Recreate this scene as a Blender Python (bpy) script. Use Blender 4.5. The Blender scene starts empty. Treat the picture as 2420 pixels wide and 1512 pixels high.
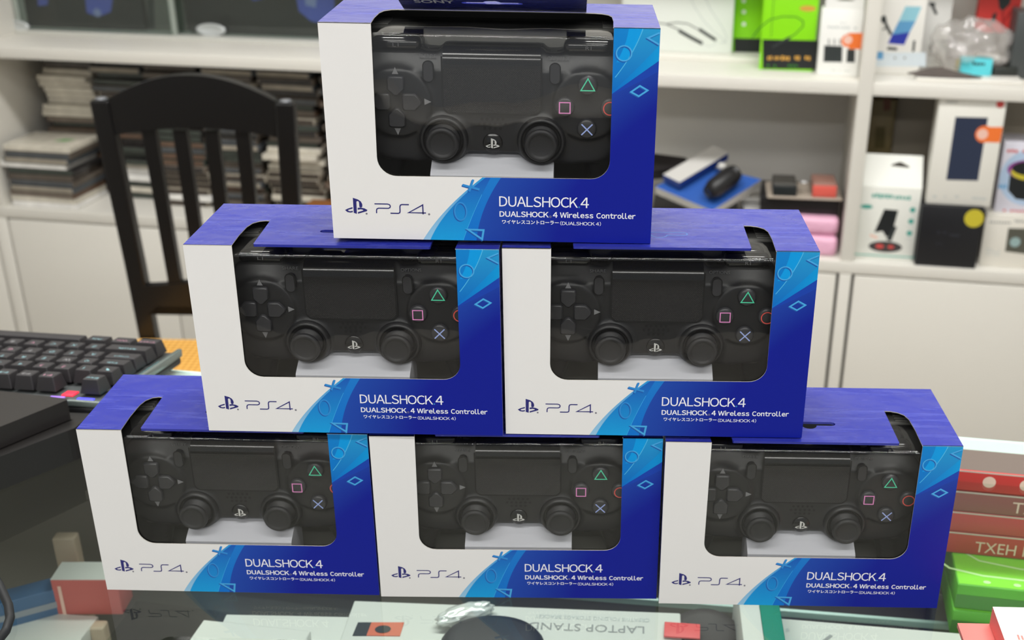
import bpy, bmesh, math, random
from math import sin, cos, pi, radians, sqrt
from mathutils import Matrix, Vector
random.seed(7)
scn = bpy.context.scene
COL = scn.collection
V = Vector

# ------------------------------------------------------------------ camera
CAM = V((0.03791, -0.61309, 0.45997))
YAW, PIT, ROL, FPX = 0.00289, 0.42629, 0.00704, 2733.5
CX, CY = 1362.1, 809.9


def cam_axes():
    r = V((cos(YAW), sin(YAW), 0)); f = V((-sin(YAW), cos(YAW), 0)); u = V((0, 0, 1))
    f2 = f * cos(PIT) - u * sin(PIT); u2 = u * cos(PIT) + f * sin(PIT)
    return r * cos(ROL) + u2 * sin(ROL), u2 * cos(ROL) - r * sin(ROL), f2


RX, UX, FX = cam_axes()
cd = bpy.data.cameras.new('camera')
cam = bpy.data.objects.new('camera', cd); COL.objects.link(cam)
cam.matrix_world = Matrix(((RX.x, UX.x, -FX.x, CAM.x), (RX.y, UX.y, -FX.y, CAM.y), (RX.z, UX.z, -FX.z, CAM.z), (0, 0, 0, 1)))
cd.sensor_fit = 'HORIZONTAL'; cd.sensor_width = 36
cd.lens = FPX / 2420 * 36
cd.shift_x = -(CX - 1210) / 2420
cd.shift_y = (CY - 756) / 2420
cd.clip_start = 0.02; cd.clip_end = 50
cd.dof.use_dof = True; cd.dof.focus_distance = 0.66; cd.dof.aperture_fstop = 11.0
scn.camera = cam

# ------------------------------------------------------------------ world, exposure
w = bpy.data.worlds.new('room_air'); scn.world = w; w.use_nodes = True
bg = w.node_tree.nodes['Background']
bg.inputs[0].default_value = (0.93, 0.97, 1.0, 1); bg.inputs[1].default_value = 0.42
scn.view_settings.view_transform = 'Standard'; scn.view_settings.look = 'None'
scn.view_settings.gamma = 1.0; scn.view_settings.use_curve_mapping = False
scn.view_settings.exposure = 0.17
scn.cycles.use_denoising = True
scn.cycles.max_bounces = 14; scn.cycles.transparent_max_bounces = 24
scn.cycles.diffuse_bounces = 4; scn.cycles.glossy_bounces = 5; scn.cycles.transmission_bounces = 6
scn.cycles.caustics_reflective = False; scn.cycles.caustics_refractive = False
FLOOR, CEIL = -0.97, 1.75
LAMPS = [(-0.66, -0.75), (0.66, -0.75), (-0.70, 0.80), (0.62, 0.66), (-0.66, -2.2), (0.66, -2.2)]
LAMP_W = [7.3, 7.3, 21.0, 21.0, 15.5, 15.5]

# ------------------------------------------------------------------ pixel rays (photo measurements -> places)


def ray(px, py): return FX + RX * ((px - CX) / FPX) - UX * ((py - CY) / FPX)


def zp(px, py, z):
    v = ray(px, py); return CAM + v * ((z - CAM.z) / v.z)


def yp(px, py, y0, th):
    v = ray(px, py); n = V((-sin(th), cos(th), 0)); return CAM + v * ((V((0, y0, 0)) - CAM).dot(n) / v.dot(n))


# ------------------------------------------------------------------ materials
def lin(c): return c / 12.92 if c <= 0.04045 else ((c + 0.055) / 1.055) ** 2.4


def rgb(r, g, b): return (lin(r / 255), lin(g / 255), lin(b / 255), 1)


def setin(b, n, v):
    if n in b.inputs: b.inputs[n].default_value = v


class NT:
    def __init__(s, m): s.t = m.node_tree; s.n = s.t.nodes; s.l = s.t.links

    def new(s, ty, **k):
        x = s.n.new(ty)
        for a, b in k.items(): setattr(x, a, b)
        return x

    def put(s, sock, v):
        if isinstance(v, X): s.l.new(v.s, sock)
        elif isinstance(v, bpy.types.NodeSocket): s.l.new(v, sock)
        else: sock.default_value = v

    def math(s, op, a, b=0.0):
        x = s.new('ShaderNodeMath', operation=op); s.put(x.inputs[0], a); s.put(x.inputs[1], b); return X(s, x.outputs[0])

    def mix(s, f, a, b):
        x = s.new('ShaderNodeMix', data_type='RGBA'); s.put(x.inputs[0], f); s.put(x.inputs[6], a); s.put(x.inputs[7], b); return x.outputs[2]


class X:
    def __init__(s, t, k): s.t = t; s.s = k
    def __add__(s, o): return s.t.math('ADD', s, o)
    __radd__ = __add__
    def __sub__(s, o): return s.t.math('SUBTRACT', s, o)
    def __rsub__(s, o): return s.t.math('SUBTRACT', o, s)
    def __mul__(s, o): return s.t.math('MULTIPLY', s, o)
    __rmul__ = __mul__
    def __truediv__(s, o): return s.t.math('DIVIDE', s, o)
    def gt(s, o): return s.t.math('GREATER_THAN', s, o)
    def lt(s, o): return s.t.math('LESS_THAN', s, o)
    def abs(s): return s.t.math('ABSOLUTE', s)
    def clamp(s): return s.t.math('MINIMUM', s.t.math('MAXIMUM', s, 0.0), 1.0)
    def sin(s): return s.t.math('SINE', s)


MATS = {}


def mat(name, col, rough=0.5, metal=0.0, spec=0.5, coat=0.0, bump=None, vary=None, emit=None, trans=None):
    """bump=(scale,strength,distance); vary=(scale,amount): noise on the colour"""
    if name in MATS: return MATS[name]
    m = bpy.data.materials.new(name); m.use_nodes = True; MATS[name] = m
    t = NT(m); b = t.n['Principled BSDF']
    c = col if len(col) == 4 else rgb(*col)
    b.inputs['Base Color'].default_value = c
    b.inputs['Roughness'].default_value = rough; b.inputs['Metallic'].default_value = metal
    setin(b, 'Specular IOR Level', spec); setin(b, 'Coat Weight', coat); setin(b, 'Coat Roughness', 0.12)
    if emit: setin(b, 'Emission Color', c); setin(b, 'Emission Strength', emit)
    m.diffuse_color = c
    if bump or vary:
        tc = t.new('ShaderNodeTexCoord')
    if vary:
        nz = t.new('ShaderNodeTexNoise'); nz.inputs['Scale'].default_value = vary[0]; nz.inputs['Detail'].default_value = 4
        t.l.new(tc.outputs['Object'], nz.inputs['Vector'])
        k = X(t, nz.outputs[0]) * (2 * vary[1]) + (1 - vary[1])
        mx = t.new('ShaderNodeMix', data_type='RGBA', blend_type='MULTIPLY'); mx.inputs[0].default_value = 1
        mx.inputs[6].default_value = c; t.l.new(k.s, mx.inputs[7]); t.l.new(mx.outputs[2], b.inputs['Base Color'])
    if bump:
        nz = t.new('ShaderNodeTexNoise'); nz.inputs['Scale'].default_value = bump[0]; nz.inputs['Detail'].default_value = 3
        t.l.new(tc.outputs['Object'], nz.inputs['Vector'])
        bp = t.new('ShaderNodeBump'); bp.inputs['Strength'].default_value = bump[1]; bp.inputs['Distance'].default_value = bump[2]
        t.l.new(nz.outputs[0], bp.inputs['Height']); t.l.new(bp.outputs[0], b.inputs['Normal'])
    return m


def clear_mat(name, tint, r0=0.04, rough=0.0, bump=None, haze=0.0, hazecol=(0.8, 0.8, 0.8, 1)):
    """thin clear sheet: transparent + mirror by the angle of incidence"""
    m = bpy.data.materials.new(name); m.use_nodes = True; MATS[name] = m
    t = NT(m); t.n.remove(t.n['Principled BSDF']); out = t.n['Material Output']
    tr = t.new('ShaderNodeBsdfTransparent'); tr.inputs[0].default_value = tint
    gl = t.new('ShaderNodeBsdfGlossy'); gl.inputs['Roughness'].default_value = rough
    lw = t.new('ShaderNodeLayerWeight'); lw.inputs[0].default_value = 0.5
    f = t.math('POWER', X(t, lw.outputs['Facing']), 5.0) * (1 - r0) + r0
    if bump:
        tc = t.new('ShaderNodeTexCoord'); nz = t.new('ShaderNodeTexNoise'); nz.inputs['Scale'].default_value = bump[0]; nz.inputs['Detail'].default_value = 1.5
        t.l.new(tc.outputs['Object'], nz.inputs['Vector'])
        bp = t.new('ShaderNodeBump'); bp.inputs['Strength'].default_value = bump[1]; bp.inputs['Distance'].default_value = bump[2]
        t.l.new(nz.outputs[0], bp.inputs['Height']); t.l.new(bp.outputs[0], gl.inputs['Normal'])
    mx = t.new('ShaderNodeMixShader'); t.l.new(f.s, mx.inputs[0]); t.l.new(tr.outputs[0], mx.inputs[1]); t.l.new(gl.outputs[0], mx.inputs[2])
    last = mx
    if haze:
        df = t.new('ShaderNodeBsdfDiffuse'); df.inputs[0].default_value = hazecol
        m2 = t.new('ShaderNodeMixShader'); m2.inputs[0].default_value = haze
        t.l.new(mx.outputs[0], m2.inputs[1]); t.l.new(df.outputs[0], m2.inputs[2]); last = m2
    t.l.new(last.outputs[0], out.inputs[0])
    return m


def front_print():
    """the printed front of the carton: white, cyan swoosh and deep blue, from the carton's own millimetres"""
    m = bpy.data.materials.new('carton_front_print'); m.use_nodes = True
    t = NT(m); b = t.n['Principled BSDF']
    tc = t.new('ShaderNodeTexCoord'); sp = t.new('ShaderNodeSeparateXYZ'); t.l.new(tc.outputs['Object'], sp.inputs[0])
    u = X(t, sp.outputs[0]) * 1000.0 + 89.0; v = X(t, sp.outputs[2]) * 1000.0
    v2 = v * v
    e1 = v * 0.6 + v2 * 0.0087 + 50.3
    e2 = v * 0.43 + v2 * 0.0117 + 54.3
    e3 = v * 0.33 + v2 * 0.0027 + 72.9
    e4 = v * 0.1 + v2 * 0.0077 + 80.2
    g = (v / 36.0).clamp()
    white = rgb(228, 227, 227)
    veil = t.mix(g, rgb(150, 196, 226), rgb(40, 150, 215))
    cyan = t.mix(g, rgb(24, 156, 222), rgb(28, 92, 186))
    mid = t.mix(g, rgb(12, 112, 205), rgb(28, 120, 205))
    k = ((u - e4) / 45.0).clamp()
    dark = t.mix(k, rgb(32, 72, 168), rgb(14, 28, 144))
    c = t.mix(u.gt(e1), white, veil)
    c = t.mix(u.gt(e2), c, cyan)
    # thin bright line along the third edge
    c = t.mix((u - e3).abs().lt(0.22) * v.lt(27.0), c, rgb(70, 175, 232))
    c = t.mix(u.gt(e3), c, mid)
    c = t.mix(u.gt(e4), c, dark)
    # upper right strip
    du = u - 154.0
    vd = du * 0.44 + du * du * 0.0037 + 83.8
    vm = du * 0.74 + 84.2
    vw = du * 0.98 + du * du * 0.003 + 85.0
    vv = v - 92.8
    ul = vv * 0.76 - vv * vv * 0.0087 + 155.2
    vs = v - 100.8
    us = vs * 0.58 - vs * vs * 0.0137 + 155.6
    gt_ = ((v - 84.0) / 34.0).clamp()
    d = t.mix(v.gt(vd), dark, rgb(26, 66, 172))
    d = t.mix(v.gt(vm), d, t.mix((du / 24.0).clamp(), rgb(8, 110, 200), rgb(10, 150, 218)))
    d = t.mix(v.gt(vw), d, t.mix(gt_, rgb(6, 104, 194), rgb(36, 150, 208)))
    left = u.lt(ul) * v.gt(92.8)
    d = t.mix(left, d, t.mix(gt_, rgb(6, 112, 200), rgb(14, 128, 206)))
    d = t.mix(left * u.gt(us) * v.gt(100.8), d, rgb(8, 152, 226))
    d = t.mix((u - ul).abs().lt(0.25) * v.gt(92.8), d, rgb(80, 180, 228))
    c = t.mix(u.gt(140.0) * v.gt(60.0), c, d)
    t.l.new(c, b.inputs['Base Color'])
    b.inputs['Roughness'].default_value = 0.42; setin(b, 'Specular IOR Level', 0.2)
    nz = t.new('ShaderNodeTexNoise'); nz.inputs['Scale'].default_value = 60; mp = t.new('ShaderNodeMapping'); mp.inputs['Scale'].default_value = (1, 1, 0.12)
    t.l.new(tc.outputs['Object'], mp.inputs[0]); t.l.new(mp.outputs[0], nz.inputs['Vector'])
    bp = t.new('ShaderNodeBump'); bp.inputs['Strength'].default_value = 0.12; bp.inputs['Distance'].default_value = 0.001
    t.l.new(nz.outputs[0], bp.inputs['Height']); t.l.new(bp.outputs[0], b.inputs['Normal'])
    return m


def dots_mat():
    m = bpy.data.materials.new('touchpad_dots'); m.use_nodes = True
    t = NT(m); b = t.n['Principled BSDF']
    b.inputs['Base Color'].default_value = rgb(30, 30, 32); b.inputs['Roughness'].default_value = 0.33
    tc = t.new('ShaderNodeTexCoord'); sp = t.new('ShaderNodeSeparateXYZ'); t.l.new(tc.outputs['Object'], sp.inputs[0])
    q = 2 * pi / 0.00125
    h = (X(t, sp.outputs[0]) * q).sin() * (X(t, sp.outputs[2]) * q).sin()
    h = (h * 2.0).clamp() * X(t, sp.outputs[2]).lt(0.0935)
    bp = t.new('ShaderNodeBump'); bp.inputs['Strength'].default_value = 0.7; bp.inputs['Distance'].default_value = 0.0004
    t.l.new(h.s, bp.inputs['Height']); t.l.new(bp.outputs[0], b.inputs['Normal'])
    c = t.mix(h, rgb(26, 26, 28), rgb(46, 45, 44)); t.l.new(c, b.inputs['Base Color'])
    return m


def weave_mat():
    m = bpy.data.materials.new('woven_cane'); m.use_nodes = True
    t = NT(m); b = t.n['Principled BSDF']; b.inputs['Roughness'].default_value = 0.55
    tc = t.new('ShaderNodeTexCoord'); sp = t.new('ShaderNodeSeparateXYZ'); t.l.new(tc.outputs['Object'], sp.inputs[0])
    x, y = X(t, sp.outputs[0]), X(t, sp.outputs[1])
    q = 2 * pi / 0.022
    a = ((x + y) * q).sin(); c = ((x - y) * q).sin()
    h = (a * c * 0.5 + 0.5).clamp()
    t.l.new(t.mix(h, rgb(190, 124, 44), rgb(246, 196, 104)), b.inputs['Base Color'])
    bp = t.new('ShaderNodeBump'); bp.inputs['Strength'].default_value = 0.6; bp.inputs['Distance'].default_value = 0.003
    t.l.new(h.s, bp.inputs['Height']); t.l.new(bp.outputs[0], b.inputs['Normal'])
    return m


# ------------------------------------------------------------------ mesh building
class MB:
    def __init__(s): s.v = []; s.f = []; s.m = []; s.s = []

    def add(s, vs, fs, mi=0, smooth=False, M=None):
        o = len(s.v)
        for p in vs:
            p = V(p); s.v.append((M @ p) if M else p)
        for i, f in enumerate(fs):
            s.f.append(tuple(o + k for k in f)); s.m.append(mi[i] if isinstance(mi, list) else mi); s.s.append(smooth)
        return s

    def bm(s, b, mi=0, smooth=False, M=None):
        b.verts.ensure_lookup_table(); b.verts.index_update()
        s.add([v.co.copy() for v in b.verts], [[v.index for v in f.verts] for f in b.faces], mi, smooth, M); b.free(); return s

    def box(s, x0, x1, y0, y1, z0, z1, mi=0, bev=0.0, seg=2, M=None, smooth=None):
        b = bmesh.new(); bmesh.ops.create_cube(b, size=1)
        for v in b.verts: v.co = V(((x0 + x1) / 2 + v.co.x * (x1 - x0), (y0 + y1) / 2 + v.co.y * (y1 - y0), (z0 + z1) / 2 + v.co.z * (z1 - z0)))
        if bev: bmesh.ops.bevel(b, geom=list(b.edges), offset=bev, segments=seg, profile=0.5, affect='EDGES')
        return s.bm(b, mi, bool(bev) if smooth is None else smooth, M)

    def lathe(s, prof, n=40, mi=0, smooth=True, M=None):
        """prof: (radius, height) along local z"""
        vs, fs = [], []
        for r, h in prof:
            for k in range(n): vs.append((r * cos(2 * pi * k / n), r * sin(2 * pi * k / n), h))
        for i in range(len(prof) - 1):
            for k in range(n): fs.append((i * n + k, i * n + (k + 1) % n, (i + 1) * n + (k + 1) % n, (i + 1) * n + k))
        if prof[0][0] > 1e-7: fs.append(tuple(reversed(range(n))))
        if prof[-1][0] > 1e-7: fs.append(tuple((len(prof) - 1) * n + k for k in range(n)))
        return s.add(vs, fs, mi, smooth, M)

    def tube(s, pts, r, n=8, mi=0, M=None):
        pts = [V(p) for p in pts]; vs, fs = [], []
        up = V((0, 0, 1))
        for i, p in enumerate(pts):
            d = (pts[min(i + 1, len(pts) - 1)] - pts[max(i - 1, 0)]).normalized()
            a = d.cross(up if abs(d.dot(up)) < 0.95 else V((1, 0, 0))).normalized(); c = d.cross(a)
            rr = r[i] if isinstance(r, (list, tuple)) else r
            for k in range(n): vs.append(p + a * (rr * cos(2 * pi * k / n)) + c * (rr * sin(2 * pi * k / n)))
        for i in range(len(pts) - 1):
            for k in range(n): fs.append((i * n + k, i * n + (k + 1) % n, (i + 1) * n + (k + 1) % n, (i + 1) * n + k))
        fs.append(tuple(range(n))); fs.append(tuple((len(pts) - 1) * n + k for k in reversed(range(n))))
        return s.add(vs, fs, mi, True, M)

    def extr(s, poly, d, holes=(), top=0, bot=None, side=None, M=None, w0=0.0, sides=True):
        """flat outline (u,v) with holes; a face at w=w0 and one at w=w0-d"""
        bot = top if bot is None else bot; side = top if side is None else side
        b = bmesh.new(); edges = []
        for loop in [poly] + list(holes):
            vs = [b.verts.new((p[0], p[1], w0)) for p in loop]
            for i in range(len(vs)): edges.append(b.edges.new((vs[i], vs[(i + 1) % len(vs)])))
        if holes:
            bmesh.ops.triangle_fill(b, use_beauty=True, use_dissolve=False, edges=edges, normal=(0, 0, 1))
        else:
            f = b.faces.new(list(b.verts)); bmesh.ops.triangulate(b, faces=[f])
        b.normal_update()
        for f in b.faces:
            if f.normal.z < 0: f.normal_flip()
        b.verts.index_update()
        tv = [v.co.copy() for v in b.verts]; tf = [[v.index for v in f.verts] for f in b.faces]; b.free()
        s.add(tv, tf, top, False, M)
        if d:
            s.add([V((p.x, p.y, w0 - d)) for p in tv], [list(reversed(f)) for f in tf], bot, False, M)
            if sides:
                for li, loop in enumerate([poly] + list(holes)):
                    a = sum(loop[i][0] * loop[(i + 1) % len(loop)][1] - loop[(i + 1) % len(loop)][0] * loop[i][1] for i in range(len(loop)))
                    L = list(loop) if (a > 0) == (li == 0) else list(reversed(loop))
                    n = len(L)
                    s.add([(p[0], p[1], w0) for p in L] + [(p[0], p[1], w0 - d) for p in L], [(i, n + i, n + (i + 1) % n, (i + 1) % n) for i in range(n)], side, False, M)
        return s

    def stroke(s, pts, wd, w=0.0, mi=0, M=None, closed=False, cap=True):
        """flat line of width wd through (u,v) points"""
        P = [V((p[0], p[1])) for p in pts]; n = len(P); vs, fs = [], []
        for i in range(n):
            if closed: a, c = P[i - 1], P[(i + 1) % n]
            else: a, c = P[max(i - 1, 0)], P[min(i + 1, n - 1)]
            d1 = (P[i] - a).normalized() if (P[i] - a).length > 1e-9 else (c - P[i]).normalized()
            d2 = (c - P[i]).normalized() if (c - P[i]).length > 1e-9 else d1
            t = (d1 + d2).normalized(); nn = V((-t.y, t.x)); kk = 1 / max(0.35, nn.dot(V((-d1.y, d1.x))))
            vs += [(P[i].x + nn.x * wd / 2 * kk, P[i].y + nn.y * wd / 2 * kk, w), (P[i].x - nn.x * wd / 2 * kk, P[i].y - nn.y * wd / 2 * kk, w)]
        for i in range(n if closed else n - 1):
            j = (i + 1) % n; fs.append((2 * i, 2 * i + 1, 2 * j + 1, 2 * j))
        return s.add(vs, fs, mi, False, M)

    def ring(s, cx, cy, rx, ry, wd, w=0.0, mi=0, M=None, n=40):
        return s.stroke([(cx + rx * cos(2 * pi * k / n), cy + ry * sin(2 * pi * k / n)) for k in range(n)], wd, w, mi, M, closed=True)

    def disc(s, cx, cy, rx, ry, w=0.0, mi=0, M=None, n=36):
        return s.add([(cx + rx * cos(2 * pi * k / n), cy + ry * sin(2 * pi * k / n), w) for k in range(n)], [tuple(range(n))], mi, False, M)

    def rect(s, x0, y0, x1, y1, w=0.0, mi=0, M=None):
        return s.add([(x0, y0, w), (x1, y0, w), (x1, y1, w), (x0, y1, w)], [(0, 1, 2, 3)], mi, False, M)

    def text(s, body, x, y, width=None, height=None, w=0.0, mi=0, M=None, bold=0.0, flip=False, sans=False):
        """left/bottom at x,y; scaled to width and height"""
        vs, fs = letters(body, bold) if sans else text_mesh(body, bold)
        x0 = min(p[0] for p in vs); x1 = max(p[0] for p in vs); y0 = min(p[1] for p in vs); y1 = max(p[1] for p in vs)
        if width is None: k = height / (y1 - y0); kx = ky = k
        else:
            kx = width / (x1 - x0); ky = height / (y1 - y0) if height else kx
        if flip: out = [(x + (x1 - p[0]) * kx, y + (y1 - p[1]) * ky, w) for p in vs]
        else: out = [(x + (p[0] - x0) * kx, y + (p[1] - y0) * ky, w) for p in vs]
        return s.add(out, fs, mi, False, M)

    def build(s, name, mats, parent=None, loc=None, rz=None, recalc=False):
        me = bpy.data.meshes.new(name); me.from_pydata([tuple(p) for p in s.v], [], s.f)
        for m in (mats if isinstance(mats, (list, tuple)) else [mats]): me.materials.append(m)
        me.polygons.foreach_set('material_index', s.m); me.polygons.foreach_set('use_smooth', s.s)
        if recalc:
            b = bmesh.new(); b.from_mesh(me); bmesh.ops.recalc_face_normals(b, faces=list(b.faces)); b.to_mesh(me); b.free()
        me.update()
        o = bpy.data.objects.new(name, me); COL.objects.link(o)
        if parent is not None: o.parent = parent
        if loc is not None: o.location = loc
        if rz is not None: o.rotation_euler = (0, 0, rz)
        return o


def letters(body, bold=0.0, gap=0.075):
    """lettering set letter by letter from the narrow-stroke full-width glyphs"""
    vs, fs, x = [], [], 0.0; prev = ''
    for ch_ in body:
        if ch_ == ' ': x += 0.22; prev = ''; continue
        v, f = text_mesh(chr(ord(ch_) + 0xFEE0), bold)
        a = min(p[0] for p in v); b_ = max(p[0] for p in v)
        g = gap if prev else 0
        if (prev, ch_) in (('U', 'A'), ('A', 'L'), ('C', 'K'), ('O', 'C'), ('H', 'O'), ('L', 'S'), ('W', 'i'), ('r', 'e'), ('r', 'o'), ('t', 'r')): g *= 0.45
        x += g; o = len(vs)
        vs += [(p[0] - a + x, p[1], 0) for p in v]; fs += [tuple(o + k for k in q) for q in f]; x += b_ - a; prev = ch_
    return vs, fs


_TXT = {}


def text_mesh(body, bold=0.0):
    if (body, bold) in _TXT: return _TXT[(body, bold)]
    c = bpy.data.curves.new('t', 'FONT'); c.body = body; c.size = 1; c.offset = bold; c.resolution_u = 3; c.fill_mode = 'FRONT'
    o = bpy.data.objects.new('t', c); COL.objects.link(o)
    dg = bpy.context.evaluated_depsgraph_get(); dg.update()
    me = bpy.data.meshes.new_from_object(o.evaluated_get(dg))
    r = ([tuple(v.co) for v in me.vertices], [tuple(p.vertices) for p in me.polygons])
    bpy.data.objects.remove(o); bpy.data.curves.remove(c); bpy.data.meshes.remove(me)
    _TXT[(body, bold)] = r
    return r


def empty(name, loc=(0, 0, 0), rz=0.0, M=None):
    o = bpy.data.objects.new(name, None); COL.objects.link(o); o.empty_display_size = 0.03
    if M is not None: o.matrix_world = M
    else: o.location = loc; o.rotation_euler = (0, 0, rz)
    return o


def tag(o, label, cat, group=None):
    o['label'] = label; o['category'] = cat
    if group: o['group'] = group
    return o


def struct(o): o['kind'] = 'structure'; return o


def copy_tree(o, parent=None):
    c = o.copy(); COL.objects.link(c)
    if parent is not None: c.parent = parent; c.matrix_parent_inverse = o.matrix_parent_inverse.copy()
    for ch in list(o.children): copy_tree(ch, c)
    return c


def arc(cx, cy, r, a0, a1, n=8):
    return [(cx + r * cos(radians(a0 + (a1 - a0) * k / n)), cy + r * sin(radians(a0 + (a1 - a0) * k / n))) for k in range(n + 1)]


def rrect(x0, y0, x1, y1, r, n=6):
    return arc(x1 - r, y0 + r, r, -90, 0, n) + arc(x1 - r, y1 - r, r, 0, 90, n) + arc(x0 + r, y1 - r, r, 90, 180, n) + arc(x0 + r, y0 + r, r, 180, 270, n)


MM = 0.001
W_, H_, D_ = 178.0, 118.7, 76.0
FRONT = Matrix(((MM, 0, 0, -0.089), (0, 0, -MM, 0), (0, MM, 0, 0), (0, 0, 0, 1)))       # (u,v,w) mm on a carton front
TOP = Matrix(((MM, 0, 0, -0.089), (0, MM, 0, 0), (0, 0, MM, 0), (0, 0, 0, 1)))          # (u,depth,height) mm

# ------------------------------------------------------------------ room
m_wall = mat('wall_paint', (214, 212, 206), 0.8, vary=(3, 0.04))
m_floor = mat('floor_tile', (176, 170, 160), 0.35, vary=(2, 0.12))
m_ceil = mat('ceiling_paint', (225, 225, 222), 0.8, vary=(3, 0.02))
TH = -0.168
struct(MB().box(-3.2, 3.2, -4.2, 3.0, FLOOR - 0.1, FLOOR).build('floor', m_floor))
struct(MB().box(-3.2, 3.2, -4.2, 3.0, CEIL, CEIL + 0.1).build('ceiling', m_ceil))
wb = struct(MB().box(-3.3, 3.3, 0.0, 0.1, FLOOR, CEIL).build('wall_back', m_wall))
wb.location = (-sin(TH) * 0.36, 1.9 + cos(TH) * 0.36, 0); wb.rotation_euler = (0, 0, TH)
struct(MB().box(-3.2, -3.1, -4.2, 3.0, FLOOR, CEIL).build('wall_left', m_wall))
struct(MB().box(3.1, 3.2, -4.2, 3.0, FLOOR, CEIL).build('wall_right', m_wall))

m_lampframe = mat('lamp_frame', (235, 235, 235), 0.4)
m_diffuser = mat('lamp_diffuser', (255, 252, 245), 0.5, emit=9.0)
LNAMES = ['ceiling light panel above the stacked boxes, toward the chair side', 'ceiling light panel above the stacked boxes, toward the earphone shelf side',
          'ceiling light panel above the black chair', 'ceiling light panel above the white shelving, earphone side',
          'ceiling light panel behind the viewer, chair side', 'ceiling light panel behind the viewer, earphone side']
for i, (x, y) in enumerate(LAMPS):
    e = tag(empty('ceiling_light', (x, y, CEIL)), LNAMES[i], 'ceiling light', 'long ceiling light panels')
    MB().box(-0.64, 0.64, -0.10, 0.10, -0.03, -0.001).build('frame', m_lampframe, e)
    MB().box(-0.63, 0.63, -0.08, 0.08, -0.034, -0.0305).build('diffuser', m_diffuser, e)
    ld = bpy.data.lights.new('panel_glow', 'AREA'); ld.shape = 'RECTANGLE'; ld.size = 1.24; ld.size_y = 0.15; ld.energy = LAMP_W[i]; ld.color = (1.0, 0.995, 0.985)
    lo = bpy.data.objects.new('panel_glow', ld); COL.objects.link(lo); lo.parent = e; lo.location = (0, 0, -0.04)

# ------------------------------------------------------------------ the controller cartons
m_front = front_print()
m_blue = mat('carton_blue', (40, 48, 148), 0.30, spec=0.5, coat=0.25, bump=(26, 0.5, 0.005), vary=(9, 0.08))
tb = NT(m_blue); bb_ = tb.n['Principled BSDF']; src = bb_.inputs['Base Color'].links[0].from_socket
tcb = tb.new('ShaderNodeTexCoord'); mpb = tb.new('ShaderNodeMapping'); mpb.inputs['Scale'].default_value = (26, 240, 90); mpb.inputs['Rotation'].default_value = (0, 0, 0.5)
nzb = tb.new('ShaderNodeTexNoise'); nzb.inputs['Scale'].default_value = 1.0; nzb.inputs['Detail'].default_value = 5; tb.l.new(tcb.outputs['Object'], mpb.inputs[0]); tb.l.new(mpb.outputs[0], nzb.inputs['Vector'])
sheen_scuff = ((X(tb, nzb.outputs[0]) - 0.54) * 3.0).clamp() * 0.28
tb.l.new(tb.mix(sheen_scuff, src, rgb(120, 130, 214)), bb_.inputs['Base Color'])      # pale streaks: glossy highlights painted into the blue, along with scuffs
tb.l.new((sheen_scuff * 0.5 + 0.26).s, bb_.inputs['Roughness'])
m_board = mat('carton_board', (205, 200, 192), 0.8)
m_inside = mat('carton_inside', (74, 73, 70), 0.8, vary=(40, 0.06))
m_navy = mat('print_navy', (34, 34, 112), 0.45)
m_ink = mat('print_white', (236, 238, 246), 0.45)
m_symL = mat('print_symbol_light', (66, 166, 226), 0.42)
m_symD = mat('print_symbol_dark', (14, 84, 170), 0.42)
m_dull = mat('print_grey', (120, 118, 130), 0.5)
m_film = clear_mat('window_film', (0.965, 0.97, 0.965, 1), 0.055, 0.0, bump=(14, 0.30, 0.010), haze=0.005)
m_tray = mat('tray_grey', (128, 127, 122), 0.55, vary=(30, 0.05))
m_pad = mat('tray_white', (182, 183, 190), 0.6)

LOGO_P = [(12.2, 23.8), (15.0, 22.9), (16.5, 21.8), (17.2, 20.3), (17.2, 18.9), (16.7, 18.3), (16.0, 18.3), (15.5, 18.7), (15.5, 21.2), (15.1, 21.9), (14.5, 22.0), (14.05, 21.6), (13.9, 14.5), (12.2, 15.1)]
LOGO_L = [(7.4, 16.6), (9.0, 17.5), (11.7, 18.4), (11.7, 17.55), (9.6, 16.9), (9.0, 16.55), (9.5, 16.1), (10.5, 16.0), (11.7, 16.3), (11.7, 15.5), (10.3, 15.2), (8.7, 15.5)]
LOGO_R = [(14.5, 18.0), (16.0, 18.25), (18.3, 17.8), (19.9, 16.9), (19.5, 16.2), (17.0, 15.4), (14.5, 14.6), (14.5, 15.55), (16.6, 16.2), (17.7, 16.6), (17.3, 17.0), (16.3, 17.25), (14.5, 16.95)]


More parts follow.
